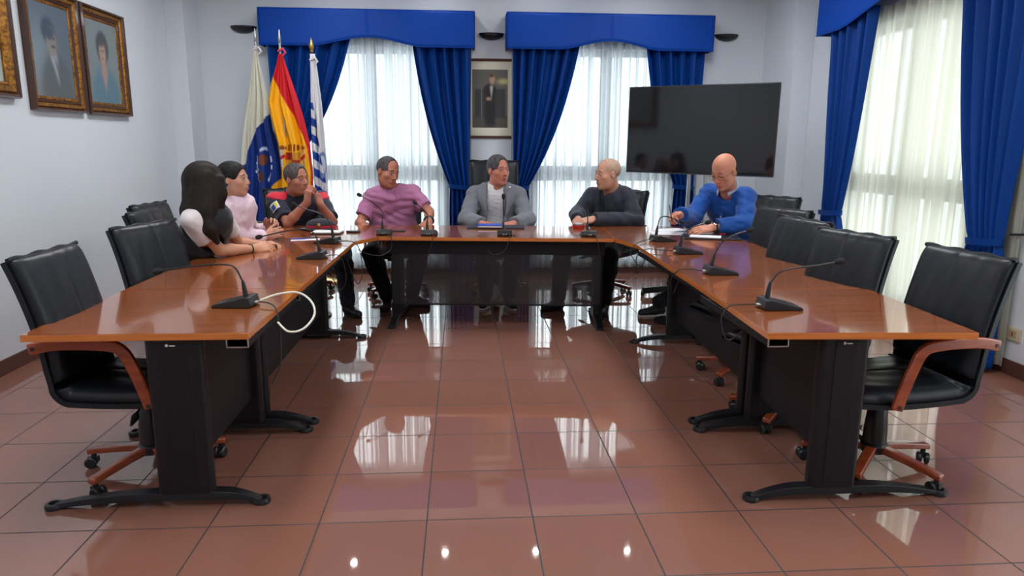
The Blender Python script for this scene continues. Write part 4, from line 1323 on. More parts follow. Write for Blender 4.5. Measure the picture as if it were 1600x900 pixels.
# --- man in the grey suit, head of the table
def grey_man():
    P = dict(s=1.12, hs=1.12, fat=1.10, nr=.060, wd=1.12, pelvis=(.33, 6.92, .57), chest=atY(775, 322, 6.80), neck=atY(776, 295, 6.76), head=atY(779, 266, 6.70),
             face=(.52, -.85, -.03), up=(0, 0, 1), front=(0, -1, 0), shR=atY(742, 304, 6.78), shL=atY(809, 304, 6.78), elR=atY(729, 343, 6.60), elL=atY(824, 344, 6.60),
             wrR=atY(752, 350, 6.40), wrL=atY(803, 350, 6.40), lipm=LIP, brow=GREYBROW, shoe=mat('black_trainer', (.012, .012, .013), .5), sole=mat('white_rubber_sole', (.6, .6, .6), .6))
    P['handR'] = dict(tip=(.92, -.25, -.1), back=(0, -.3, 1), side=-1, curl=(30, 30, 20)); P['handL'] = dict(tip=(-.92, -.25, -.1), back=(0, -.3, 1), side=1, curl=(30, 30, 20))
    P['knR'] = V(.20, 6.42, .47); P['knL'] = V(.47, 6.42, .47); P['anR'] = V(.215, 6.42, .09); P['anL'] = V(.42, 6.40, .09); P['toeR'] = V(-.25, -1, 0); P['toeL'] = V(.25, -1, 0)
    legs_seated(P)
    jm = cloth('grey_suit_wool', lin(122, 126, 134), .8, (420, .25), vary=(160, lin(108, 112, 120)))
    wm = cloth('white_shirt_cotton', lin(206, 208, 210))

    def top(P, Hd):
        out = [trousers(P, cloth('charcoal_trousers', lin(26, 27, 32)))]
        S = Sculpt(); torso(S, P, .004, wd=P['wd'], belly=1.15); neck_cut(S, P, Hd, .058, .05, .02); S.bx(V(.3, 6.8, .45), V(1, 1, .12), .001, None, .01, 's')
        out.append(S.build('shirt', wm, None, .007, folds(5, .0025, 30)))
        out.append(ring_collar(P, Hd, wm, 'shirt_collar', .069, ht=.05, gap=22, pts_down=.04, z=.006, dy=.01))
        S = Sculpt(); torso(S, P, .020, wd=P['wd'], belly=1.12)
        for q in 'RL': sleeve(S, P, q, 1.98, .012, P['s'], (.054, .054, .044))
        S.bx(atY(775, 335, 6.55), V(.078, .20, .40), .001, None, .012, 's')
        S.el(atY(776, 287, 6.70), V(.082, .10, .09), None, .012, 's')
        for q in 'RL': cut_sleeve(S, P, q, 1.98)
        S.bx(V(.3, 6.8, .42), V(1, 1, .12), .001, None, .01, 's')
        j = S.build('suit_jacket', jm, None, .007, folds(11, .005, 16)); out.append(j)
        for sg, x0 in ((-1, 762), (1, 789)):          # lapels
            g = MB(); path = [(x0 - sg * 0, 287, 6.71), (x0 + sg * 1, 296, 6.655), (x0 + sg * 2, 309, 6.625), (x0 + sg * 1, 325, 6.605), (x0, 342, 6.60)]
            wd_ = [.05, .085, .095, .06, .01]; v = []
            for (a, b, Y), w_ in zip(path, wd_):
                p = atY(a, b, Y); v += [p + V(0, -.004, 0), p + V(sg * w_ * .5, .004, .012), p + V(sg * w_, .030, .02)]
            g.add(v, [(i * 3 + k, i * 3 + k + 1, i * 3 + k + 4, i * 3 + k + 3) for i in range(4) for k in range(2)])
            l = g.build('lapel', jm, None, smooth='all', solid=.006, sub=1); l.parent = j
        b = MB().ball(atY(797, 293, 6.635), (.009, .004, .011), 10).build('lapel_pin', M_chrome, None); b.parent = j
        return out
    hm = hairmat('greying_dark_hair', (.03, .03, .032), (.10, .10, .105))
    return person('person', 'man in grey suit jacket and white shirt seated at head of table, looking aside', P, top,
                  lambda P, Hd: [hair_cap(P, Hd, hm, .002, cut=(-.006, -.066), recede=.55, seed=3)], 'people at the meeting', look=(.2, 0), skinmat=skin('skin_ruddy', lin(196, 128, 108)))


# --- man in the pink polo shirt
def pink_man():
    P = dict(s=1.13, hs=1.12, fat=1.09, nr=.062, wd=1.22, pelvis=(-.66, 6.94, .57), chest=atY(612, 325, 6.82), neck=atY(612, 299, 6.78), head=atY(606, 269, 6.70),
             face=(.66, -.70, -.20), up=(.22, 0, 1), front=(.1, -1, 0), shR=atY(582, 308, 6.80), shL=atY(644, 302, 6.82), elR=atY(562, 349, 6.66), elL=atY(671, 331, 6.72),
             wrR=(-.80, 6.50, .66), wrL=atY(670, 347, 6.50), lipm=LIP, brow=BROW, shoe=mat('black_leather_shoe', (.012, .011, .011), .35))
    P['handR'] = dict(tip=(.6, -.6, -.1), back=(0, 0, 1), side=-1); P['handL'] = dict(tip=(-.3, -.75, -.5), back=(.4, -.3, 1), side=1, curl=(25, 30, 20))
    P['knR'] = V(-.83, 6.50, .48); P['knL'] = V(-.40, 6.45, .48); P['anR'] = V(-.69, 6.38, .09); P['anL'] = V(-.46, 6.50, .09); P['toeR'] = V(-.1, -1, 0); P['toeL'] = V(.8, -.6, 0)
    legs_seated(P)
    pm = cloth('pink_polo_pique', lin(172, 112, 150), .8, (500, .3))

    def top(P, Hd):
        out = [trousers(P, cloth('dark_blue_jeans', lin(16, 18, 28)))]
        S = Sculpt(); torso(S, P, .010, wd=P['wd'], belly=1.22)
        for q in 'RL': sleeve(S, P, q, .72, .014, P['s'], (.054, .06, .05), cuff=.070)
        for q in 'RL': cut_sleeve(S, P, q, .72)
        neck_cut(S, P, Hd, .062, .045, .035); S.bx(V(-.6, 6.8, .42), V(1, 1, .12), .001, None, .01, 's')
        sh = S.build('polo_shirt', pm, None, .007, folds(21, .0065, 17)); out.append(sh)
        out.append(ring_collar(P, Hd, pm, 'polo_collar', .083, ht=.052, gap=20, pts_down=.045, z=-.004, dy=.022))
        g = MB()
        for b in ((611, 302), (611.5, 307)): g.ball(atY(b[0], b[1], 6.64), .0045, 8)
        out += [watch(P, 'L', t=.86)]
        return out
    hm = hairmat('short_dark_grey_hair', (.03, .028, .028), (.09, .085, .08))
    return person('person', 'man in pink polo shirt with dark watch, head tilted, seated left of centre', P, top,
                  lambda P, Hd: [hair_cap(P, Hd, hm, .0, cut=(-.004, -.066), recede=1.0, seed=6)], 'people at the meeting', look=(.1, -.1), skinmat=skin('skin_tanned', lin(180, 118, 96)))


# --- man in the dark suit
def dark_man():
    P = dict(s=1.12, hs=1.15, fat=1.06, nr=.062, wd=1.15, pelvis=(1.42, 6.92, .57), chest=atY(958, 328, 6.75), neck=atY(957, 300, 6.70), head=atY(949, 272, 6.60),
             face=(-.93, -.34, -.06), up=(0, 0, 1), front=(-.78, -.62, 0), shR=atY(925, 306, 6.84), shL=atY(979, 306, 6.60), elR=atY(903, 335, 6.72), elL=atY(993, 345, 6.50),
             wrR=atY(903, 343, 6.42), wrL=atY(926, 343, 6.33), lipm=LIP, brow=GREYBROW, shoe=mat('black_ankle_boot', (.01, .01, .01), .35), iris=('grey_iris', (.05, .07, .08)))
    P['handL'] = dict(tip=(-1, -.25, -.16), back=(-.1, -.5, 1), side=1, curl=(32, 30, 20), thumb=(30, 20)); P['handR'] = dict(tip=(-.25, -.9, -.15), back=(-.2, -.2, 1), side=-1, curl=(30, 35, 20))
    P['knR'] = V(.93, 6.50, .49); P['knL'] = V(1.32, 6.25, .48); P['anR'] = V(.87, 6.25, .09); P['anL'] = V(1.26, 6.10, .09); P['toeR'] = V(-.9, -.5, 0); P['toeL'] = V(-.4, -.9, 0)
    legs_seated(P)
    dm = cloth('dark_navy_suit_wool', lin(42, 46, 58), .7, (420, .2))

    def top(P, Hd):
        out = [trousers(P, cloth('black_suit_trousers', lin(14, 14, 18)))]
        S = Sculpt(); torso(S, P, .004, wd=P['wd']); neck_cut(S, P, Hd, .060, .045, .01)
        out.append(S.build('shirt', cloth('navy_shirt', lin(28, 32, 48)), None, .009, folds(5, .0025, 30)))
        out.append(ring_collar(P, Hd, cloth('navy_shirt', lin(28, 32, 48)), 'shirt_collar', .072, ht=.052, gap=22, pts_down=.04, z=.006, dy=.01))
        S = Sculpt(); torso(S, P, .020, wd=P['wd'])
        for q in 'RL': sleeve(S, P, q, 1.97, .012, P['s'], (.056, .056, .044))
        f = nrm(V(P['front'])); R = frame(f)
        S.bx(V(P['chest']) + f * .25 - V(0, 0, .02), V(.035, .18, .40), .001, R, .012, 's')
        S.el(V(P['neck']) + f * .05 + V(0, 0, .03), V(.085, .085, .09), R, .012, 's')
        for q in 'RL': cut_sleeve(S, P, q, 1.97)
        j = S.build('suit_jacket', dm, None, .007, folds(31, .0055, 16)); out.append(j)
        for sg in (-1, 1):
            rt = R[:, 0] * sg; c = V(P['chest']); v = []
            for t, w_, dd in ((.17, .05, .075), (.10, .085, .115), (.02, .08, .135), (-.08, .05, .142), (-.16, .01, .145)):
                p = c + V(0, 0, t) + f * (dd + .012) + rt * .034; v += [p, p + rt * w_ * .5 + V(0, 0, .012) - f * .006, p + rt * w_ - f * .026 + V(0, 0, .02)]
            l = MB().add(v, [(i * 3 + k, i * 3 + k + 1, i * 3 + k + 4, i * 3 + k + 3) for i in range(4) for k in range(2)]).build('lapel', dm, None, smooth='all', solid=.006, sub=1); l.parent = j
        return out
    hm = hairmat('shaved_pale_hair', (.42, .27, .19), (.50, .34, .25))
    return person('person', 'nearly bald man in dark suit facing left, hands together on the head desk', P, top,
                  lambda P, Hd: [hair_cap(P, Hd, hm, -.0035, cut=(-.02, -.068), recede=1.1, seed=8)], 'people at the meeting', skinmat=skin('skin_pale', lin(202, 150, 126)))


# --- man in the blue shirt
def blue_man():
    P = dict(s=1.10, hs=1.15, fat=1.06, nr=.060, wd=1.12, pelvis=(2.52, 6.12, .57), chest=atY(1143, 330, 6.02), neck=atY(1139, 295, 5.90), head=atY(1131, 268, 5.78),
             face=(-.70, -.52, -.42), up=(-.2, -.15, 1), front=(-.80, -.60, 0), shR=atY(1109, 300, 6.08), shL=atY(1166, 306, 5.84), elR=atY(1080, 342, 5.96), elL=atY(1163, 352, 5.66),
             wrR=atY(1061, 336, 5.70), wrL=atY(1112, 356, 5.62), lipm=LIP, brow=GREYBROW, shoe=mat('dark_trainer', (.014, .014, .015), .5), sole=mat('white_rubber_sole', (.6, .6, .6), .6), closed=.55)
    P['handL'] = dict(tip=(-1, -.12, -.12), back=(-.1, -.45, 1), side=1, curl=(18, 25, 15), thumb=(40, 15)); P['handR'] = dict(tip=(-.72, -.62, .05), back=(-.5, .35, .8), side=-1, curl=(45, 50, 30), thumb=(30, 25))
    P['anL'] = V(1.72, 5.98, .09); P['toeL'] = V(-1, -.2, 0)
    legs_seated(P)
    bm_ = cloth('royal_blue_shirt', lin(12, 72, 150), .7, (420, .15))

    def top(P, Hd):
        out = [trousers(P, cloth('dark_trousers', lin(26, 28, 36)))]
        S = Sculpt(); torso(S, P, .012, wd=P['wd'])
        sleeve(S, P, 'L', 1.80, .014, P['s'], (.052, .056, .044)); sleeve(S, P, 'R', 1.90, .014, P['s'], (.052, .054, .044))
        cut_sleeve(S, P, 'L', 1.80); cut_sleeve(S, P, 'R', 1.90)
        neck_cut(S, P, Hd, .058, .045, .03)
        sh = S.build('shirt', bm_, None, .007, folds(41, .0065, 16)); out.append(sh)
        wc = cloth('pale_striped_collar', lin(150, 168, 190))
        out.append(ring_collar(P, Hd, wc, 'shirt_collar', .066, ht=.048, gap=30, pts_down=.03))
        f = nrm(V(P['front'])); c = V(P['chest'])
        pl = MB().box(-.016, .016, -.003, .003, -.22, .15, Matrix.Translation(c + f * .155) @ Matrix([list(r) for r in frame(f)]).to_4x4()).build('button_placket', bm_, None, bevel=.002)
        for z in (.07, -.04, -.15):
            b = MB().ball(c + f * .160 + V(0, 0, z), (.006, .006, .006), 10).build('button', mat('pearl_button', (.7, .72, .75), .3), None); b.parent = pl
        out.append(pl)
        # glasses
        g = MB(); k = Hd.sc
        for a in (-1, 1):
            g.tube([Hd.w(a * .033 + .022 * math.cos(t), .103 - .004 * abs(math.cos(t)), -.002 + .016 * math.sin(t)) for t in np.linspace(0, 2 * PI, 21)], .0014 * k, 6, cap=False)
            g.tube([Hd.w(a * .055, .098, .002), Hd.w(a * .077, .07, .006), Hd.w(a * .083, .0, .008)], .0014 * k, 6)
        g.tube([Hd.w(-.011, .104, .0), Hd.w(0, .107, .003), Hd.w(.011, .104, .0)], .0013 * k, 6)
        out.append(g.build('eyeglasses', mat('thin_dark_frame', (.03, .03, .035), .3, metal=.6), None, smooth=True))
        out += [watch(P, 'L', t=.90, face=mat('dark_dial', (.01, .01, .02), .1))]
        return out
    return person('person', 'bald man in blue shirt and glasses looking down, writing at the right corner desk', P, top, None, 'people at the meeting', look=(0, -.5), skinmat=skin('skin_rosy', lin(206, 140, 114)))


# --- police officer
def officer():
    P = dict(s=1.10, hs=1.13, fat=1.05, nr=.062, wd=1.12, pelvis=(-1.52, 7.0, .57), chest=atY(464, 332, 6.74), neck=atY(458, 304, 6.66), head=atY(464, 280, 6.55),
             face=(.78, -.60, -.02), up=(-.05, 0, 1), front=(.55, -.83, 0), shR=atY(430, 314, 6.58), shL=atY(502, 314, 6.84), elR=atY(450, 349, 6.34), elL=atY(520, 347, 6.52),
             wrR=atY(480, 316, 6.30), wrL=atY(501, 320, 6.38), lipm=LIP, brow=BROW, shoe=mat('black_duty_boot', (.01, .01, .01), .4))
    P['handR'] = dict(tip=(.12, -.05, .95), back=(-.75, -.65, .1), side=-1, curl=(50, 65, 30), thumb=(15, 15), spread=2); P['handL'] = dict(tip=(-.30, .0, .92), back=(.80, -.40, .25), side=1, curl=(55, 60, 30), thumb=(15, 15), spread=2)
    P['anL'] = V(-1.0, 6.12, .09); P['toeL'] = V(.7, -.8, 0); P['knL'] = V(-1.1, 6.55, .49)
    legs_seated(P)
    um = cloth('navy_police_shirt', lin(34, 36, 52), .75, (380, .15)); rm = cloth('red_yoke_fabric', lin(206, 44, 62))

    def top(P, Hd):
        out = [trousers(P, cloth('navy_duty_trousers', lin(22, 24, 34)))]
        S = Sculpt(); torso(S, P, .012, wd=P['wd'])
        for q in 'RL': sleeve(S, P, q, .80, .016, P['s'], (.053, .06, .05), cuff=.066)
        for q in 'RL': cut_sleeve(S, P, q, .80)
        neck_cut(S, P, Hd, .060, .045, .025)
        sR, sL, nb = V(P['shR']), V(P['shL']), V(P['neck']); rt = nrm(sR - sL); f = nrm(V(P['front']))
        sh = S.build('police_shirt', um, None, .006, folds(51, .005, 18)); out.append(sh)
        for q, sd in (('R', 1), ('L', -1)):              # red shoulder yokes with dark epaulettes
            a = V(P['sh' + q])
            for nm, m_, gg, reg in (('red_yoke', rm, .0045, 1), ('epaulette', cloth('dark_epaulette', lin(70, 72, 80)), .010, 2)):
                Y_ = Sculpt(); torso(Y_, P, .012 + gg, wd=P['wd']); sleeve(Y_, P, q, .80, .016 + gg, P['s'], (.053, .06, .05), cuff=.066 + gg)
                if reg == 1: Y_.el(a - rt * sd * .015 + V(0, 0, .035), V(.085, .11, .075), np.stack([rt, f, V(0, 0, 1)], 1), .004, 'i')
                else: Y_.bx(a - rt * sd * .045 + V(0, 0, .06), V(.055, .024, .07), .004, np.stack([rt, f, V(0, 0, 1)], 1), .003, 'i')
                o_ = Y_.build(nm, m_, None, .0055, folds(51, .005, 18)); o_.parent = sh
        out.append(ring_collar(P, Hd, um, 'shirt_collar', .067, ht=.05, gap=24))
        # sleeve patch and badge
        a, b = V(P['shR']), V(P['elR']); d = nrm(b - a); n = nrm(V(-.15, -1, .15)); n = nrm(n - d * (n @ d)); c = a + d * .15 + n * .084; x = np.cross(n, d)
        def quad(u0, u1, v0, v1, m, lift, par=None, nm='patch_field'):
            fn = lambda u, v: tuple(c + x * ((u0 + (u1 - u0) * u) * .042) + d * ((v0 + (v1 - v0) * v) * .048) + n * (lift - ((u0 + (u1 - u0) * u)) ** 2 * .012))
            o = MB().grid(fn, 8, 4).build(nm, m, None, smooth='all', solid=.0015); o.parent = par; return o
        p = quad(-1, 1, -1, 1, cloth('white_patch', lin(200, 204, 208)), .0, sh, 'sleeve_patch')
        quad(-.75, .2, -.6, .8, cloth('blue_patch', lin(28, 58, 130)), .002, sh); quad(.2, .8, -.8, .4, cloth('yellow_patch', lin(222, 200, 50)), .002, sh)
        bc = V(P['chest']) + f * .150 + rt * .085 + V(0, 0, .055)
        bg = MB().ball(bc, (.018, .006, .024), 12, Matrix([list(r) for r in frame(f)]).to_4x4()).build('chest_badge', mat('bronze_badge', lin(130, 70, 50), .4, metal=.4), None); bg.parent = sh
        return out
    hm = hairmat('short_grey_brown_hair', (.035, .03, .028), (.11, .10, .095))
    return person('person', 'police officer in navy and red shirt, elbows on table, clasped hands at his mouth', P, top,
                  lambda P, Hd: [hair_cap(P, Hd, hm, .001, cut=(-.006, -.066), recede=.5, seed=9)], 'people at the meeting', look=(.1, .05), skinmat=skin('skin_weathered', lin(178, 116, 94)))


# --- woman in the pale pink shirt
def pink_woman():
    P = dict(s=1.0, hs=.985, fem=True, nr=.050, wd=.86, pelvis=(-2.02, 5.42, .56), chest=atY(362, 342, 5.34), neck=atY(361, 310, 5.32), head=atY(366, 280, 5.26),
             face=(.985, -.16, .02), up=(0, 0, 1), front=(.95, -.22, 0), shR=atY(351, 325, 5.16), shL=atY(381, 323, 5.48), elR=atY(366, 371, 5.22), elL=atY(392, 366, 5.58),
             wrR=atY(415, 370, 5.40), wrL=atY(417, 358, 5.60), lipm=LIPW, brow=BROW, shoe=mat('cream_shoe', lin(190, 180, 140), .5))
    P['handR'] = dict(tip=(.85, .25, .30), back=(.25, -.95, .25), side=-1, curl=(40, 45, 25), thumb=(35, 15)); P['handL'] = dict(tip=(.55, -.30, .60), back=(-.1, .8, .6), side=1, curl=(35, 45, 25), thumb=(35, 15))
    P['anR'] = V(-1.22, 5.42, .09); P['toeR'] = V(1, 0, 0)
    legs_seated(P)
    m = cloth('pale_pink_shirt', lin(226, 202, 214), .75, (300, .12))

    def top(P, Hd):
        out = [trousers(P, cloth('black_trousers', lin(20, 20, 24)))]
        S = Sculpt(); torso(S, P, .004, wd=.86); S.el(V(P['chest']) + V(P['front']) * .045 + V(0, 0, .03), V(.085, .135, .15), None, .08)
        for q in 'RL': sleeve(S, P, q, 1.92, .014, P['s'], (.046, .044, .036))
        for q in 'RL': cut_sleeve(S, P, q, 1.92)
        neck_cut(S, P, Hd, .052, .04, .02)
        out.append(S.build('shirt', m, None, .0065, folds(61, .0065, 19)))
        out.append(ring_collar(P, Hd, m, 'shirt_collar', .062, ht=.056, gap=26, pts_down=.035, z=.006))
        e = MB().ball(Hd.w(.086, -.002, -.040), .006, 10).build('earring', M_silver, None); out.append(e)
        return out

    def hair(P, Hd):
        S = Sculpt(); k = Hd.sc; w = Hd.w; R = Hd.R
        S.el(w(0, -.020, .038), V(.086, .110, .094) * k, R, .01); S.rc(w(0, -.05, .0), w(0, -.055, -.055), .066 * k, .050 * k, .03)
        S.el(w(0, -.105, -.045), V(.040, .036, .040) * k, R, .015)
        S.el(w(0, .098, -.012), V(.085, .068, .092) * k, R, .01, 's')
        for a in (-1, 1): S.el(w(a * .085, .020, -.035), V(.030, .035, .042) * k, R, .01, 's')
        S.bx(w(0, .06, -.16) , V(.2, .12, .1) * k, .001, R, .01, 's')
        return [S.build('hair', hairmat('black_hair', (.008, .007, .007), (.02, .018, .017)), None, .004, folds(3, .0015, 120))]
    return person('person', 'woman in pale pink shirt with black hair tied back, in profile at left desk', P, top, hair, 'people at the meeting', skinmat=skin('skin_olive', lin(198, 146, 122)))


# --- woman with long hair, nearest on the left
def long_hair_woman():
    P = dict(s=1.0, hs=1.02, fem=True, nr=.050, wd=.98, pelvis=(-1.96, 4.80, .55), chest=atY(318, 362, 4.66), neck=atY(320, 316, 4.66), head=atY(323, 286, 4.66),
             face=(.80, .58, -.05), up=(0, 0, 1), front=(.95, .22, 0), shR=atY(299, 343, 4.50), shL=atY(345, 336, 4.86), elR=atY(344, 391, 4.62), elL=atY(372, 380, 5.04),
             wrR=atY(398, 389, 4.86), wrL=atY(408, 383, 5.10), lipm=LIPW, brow=BROW, shoe=mat('black_flat_shoe', (.012, .012, .012), .4))
    P['handR'] = dict(tip=(.80, .55, .05), back=(.35, -.55, .75), side=-1, curl=(25, 40, 25), thumb=(35, 15)); P['handL'] = dict(tip=(.85, .0, .10), back=(-.1, .45, .9), side=1, curl=(35, 40, 25), thumb=(35, 15))
    legs_seated(P)
    wm = cloth('white_tee_cotton', lin(220, 214, 216)); vm = cloth('black_vest_fabric', lin(20, 22, 30), .6)

    def top(P, Hd):
        out = [trousers(P, cloth('black_trousers', lin(20, 20, 24)))]
        S = Sculpt(); torso(S, P, .0, wd=.92)
        for q in 'RL': sleeve(S, P, q, .62, .014, P['s'], (.048, .055, .05), cuff=.060)
        for q in 'RL': cut_sleeve(S, P, q, .62)
        neck_cut(S, P, Hd, .052, .03, .0)
        out.append(S.build('tee_shirt', wm, None, .006, folds(71, .0025, 22)))
        S = Sculpt(); torso(S, P, .014, wd=.92); S.el(V(P['chest']) + V(P['front']) * .045 + V(0, 0, .0), V(.085, .125, .14), None, .08); f = nrm(V(P['front'])); R = frame(f)
        for q in 'RL':
            a, b = V(P['sh' + q]), V(P['el' + q]); o_ = nrm(a - V(P['neck'])); S.rc(a + o_ * .02 + V(0, 0, .03), a + (b - a) * .7 + o_ * .01, .088, .075, .01, 's')
        neck_cut(S, P, Hd, .060, .05, .06)
        out.append(S.build('vest', vm, None, .007, folds(72, .002, 20)))
        a, b = V(P['elR']), V(P['wrR']); p = a + (b - a) * .86; Rf = frame(b - a)
        out.append(MB().tube([p + (Rf[:, 0] * math.cos(t) + Rf[:, 2] * math.sin(t)) * .0315 for t in np.linspace(0, 2 * PI, 21)], .0045, 8, cap=False).build('bracelet', M_rubber, None, smooth=True))
        return out

    def hair(P, Hd):
        S = Sculpt(); k = Hd.sc; w = Hd.w; R = Hd.R
        S.el(w(0, -.020, .036), V(.092, .114, .100) * k, R, .02)
        S.rc(w(.03, -.035, .02), w(.055, -.03, -.10), .088 * k, .085 * k, .04); S.rc(w(-.02, -.05, .0), w(-.03, -.06, -.12), .085 * k, .075 * k, .04)
        S.chain([w(.06, .0, -.05), atY(322, 332, 4.56), atY(327, 356, 4.53), atY(340, 379, 4.52)], [.070, .066, .046, .014], .04)
        S.chain([w(.03, -.07, -.08), atY(300, 330, 4.56), atY(305, 352, 4.60)], [.075, .062, .03], .04)
        S.chain([w(.082, .055, .03), w(.088, .06, -.06), atY(343, 325, 4.62), atY(344, 345, 4.62)], [.03, .03, .026, .010], .03)
        S.el(w(-.02, .115, -.030), V(.075, .070, .095) * k, R, .01, 's')
        return [S.build('long_hair', hairmat('dark_brown_hair', (.007, .005, .004), (.018, .012, .009)), None, .0045, lambda P_: .0010 * np.sin(P_[:, 0] * 420 + 1.5 * np.sin(P_[:, 2] * 7) + P_[:, 1] * 240) + .0022 * np.sin(P_[:, 0] * 90 - P_[:, 1] * 130 + 2 * P_[:, 2]))]
    return person('person', 'woman with long dark hair in white tee and black vest, forearms on left desk', P, top, hair, 'people at the meeting', skinmat=skin('skin_warm', lin(208, 152, 122)))


grey_man(); pink_man(); dark_man(); blue_man(); officer(); pink_woman(); long_hair_woman()

Gc = 'black leather conference chairs'
place_chair(-1.80, 5.0, 0, 'black leather chair under the long-haired woman')
place_chair(-2.0, 5.52, -6, 'black leather chair under the woman in the pale pink shirt')
place_chair(-1.58, 7.05, -62, 'black leather chair behind the police officer')
place_chair(-.66, 6.98, -88, 'black leather chair of the man in the pink polo shirt')
place_chair(.33, 7.02, -90, 'high-backed black leather chair of the man in the grey suit', kind='high')
place_chair(1.42, 6.98, -138, 'black leather chair behind the man in the dark suit')
place_chair(2.56, 6.14, 214, 'black leather chair behind the man in the blue shirt')

# ------------------------------------------------------------------ television on its stand
tv = empty('television', (2.240, 6.755, 0), -.663); Mt = Matrix.Translation((0, 0, 1.612)) @ Matrix.Rotation(.007, 4, 'Y')
M_screen = mat('black_glass_screen', (.006, .007, .010), .06, spec=.55)
MB().box(-.725, .725, -.001, .030, -.417, .417, Mt).build('tv_housing', M_plastic, tv, bevel=.004)
MB().box(-.716, .716, -.004, .0, -.402, .409, Mt).build('tv_screen', M_screen, tv, bevel=.001)
MB().box(-.725, .725, -.003, .001, -.417, -.411, Mt).build('lower_trim', mat('dark_silver_trim', (.12, .12, .13), .3, metal=.8), tv)
MB().box(-.35, .35, .03, .075, -.25, .15, Mt).build('rear_cover', M_plastic, tv, bevel=.01)
tag(tv, 'large black flat television turned toward the desks, above the man in blue', 'television')
st = empty('television_stand', (2.240, 6.755, 0), -.663)
for x in (-.10, .06): MB().tube([(x, .105, .045), (x, .105, 1.55)], .019, 14).build('post', M_silver, st, smooth=True)
MB().box(-.22, .20, .0765, .088, 1.42, 1.72).build('mount_plate', M_black, st, bevel=.003)
for x in (-.38, .34): MB().tube([(x, -.25, .055), (x * .3, .10, .06), (x, .42, .055)], 1, sq=(.02, .03)).build('base_leg', M_black, st, bevel=.004)
for x in (-.38, .34):
    for y in (-.25, .42): MB().lathe([(.004, -.012), (.026, -.012), (.026, .012), (.004, .012)], n=18, M=Matrix.Translation((x, y, .027)) @ Matrix.Rotation(PI / 2, 4, 'Y')).build('caster', M_rubber, st, smooth=True)
tag(st, 'silver two-post stand carrying the television behind the man in blue', 'stand')


# ------------------------------------------------------------------ flags
def flag(name, label, pts, Y, colour, pole_px, top_h, finial='spear', seed=0, folds_=4.0, amp=.035, blotches=None, rose=None):
    """A flag hanging on its pole; pts = rows (py, left px, right px) of the folded cloth at depth Y."""
    root = empty(name); pb = atY(pole_px[0], pole_px[1], Y)      # pole top
    base = (pb[0] + (pole_px[2] if len(pole_px) > 2 else 0), Y, 0)
    MB().tube([(base[0], Y, .06), (pb[0], Y, pb[2])], .013, 12).build('flag_pole', mat('brown_flag_pole', lin(70, 44, 34), .35) if finial == 'spear' else M_silver, root, smooth=True)
    MB().lathe([(.16, .0), (.165, .02), (.06, .045), (.03, .09), (.02, .12)], (base[0], Y, .001), 24).build('pole_base', M_brass if finial == 'spear' else M_silver, root, smooth=True)
    M0 = Matrix.Translation((pb[0], Y, pb[2]))
    if finial == 'spear':
        MB().lathe([(.014, -.01), (.02, .0), (.014, .012), (.022, .03), (.026, .05), (.018, .085), (.004, .13)], n=16, M=M0).build('finial', M_brass, root, smooth=True)
    else:
        MB().lathe([(.012, -.01), (.018, .0), (.010, .01), (.016, .03), (.014, .055), (.003, .12)], n=14, M=M0).build('finial', M_silver, root, smooth=True)
    ys = np.array([p[0] for p in pts], float); lf = np.array([p[1] for p in pts], float); rt = np.array([p[2] for p in pts], float)
    nu, nv = 170, 240; r = random.Random(seed); ph = r.random() * 6
    PY = np.linspace(ys[0], ys[-1], nv + 1); Lf = np.interp(PY, ys, lf); Rt = np.interp(PY, ys, rt)
    v = []; px_ = []
    for j in range(nv + 1):
        t = j / nv
        for i in range(nu + 1):
            u = i / nu; px = Lf[j] + (Rt[j] - Lf[j]) * u; a = amp * min(1, .15 + t * 2.2)
            Yd = Y - .03 + a * math.sin(2 * PI * folds_ * u + ph + .8 * math.sin(2.2 * t + ph)) + .35 * a * math.sin(2 * PI * folds_ * 2.2 * u + 3 * t)
            p = atY(px, PY[j], Y - .03); v.append((p[0], Yd, p[2])); px_.append((px, PY[j]))
    px_ = np.array(px_); col = colour(px_[:, 0], px_[:, 1])
    g = MB(); g.v = v; g.f = [(j * (nu + 1) + i, j * (nu + 1) + i + 1, (j + 1) * (nu + 1) + i + 1, (j + 1) * (nu + 1) + i) for j in range(nv) for i in range(nu)]
    c = g.build('flag_cloth', attr_mat('flag_satin', .55, .35), root, smooth='all', solid=.003, paint=col)
    b = MB().tube([atY(pole_px[0] - 3, pole_px[1] + 14, Y - .04), atY(pole_px[0] + 5, pole_px[1] + 10, Y - .05), atY(pole_px[0] + 9, pole_px[1] + 16, Y - .05), atY(pole_px[0] + 4, pole_px[1] + 22, Y - .05)], [.01, .014, .012, .006], 8)
    b.build('flag_ribbon', rose or mat('white_ribbon', (.7, .7, .68), .6), root, smooth=True)
    tag(root, label, 'flag', 'flags on poles'); return root


def side(X, Y, pl):          # x of a boundary polyline at height y
    pl = np.array(pl, float); return np.interp(Y, pl[:, 1], pl[:, 0])


def mix(c, m, col): m = np.clip(m, 0, 1)[:, None]; return c * (1 - m) + np.array(col) * m


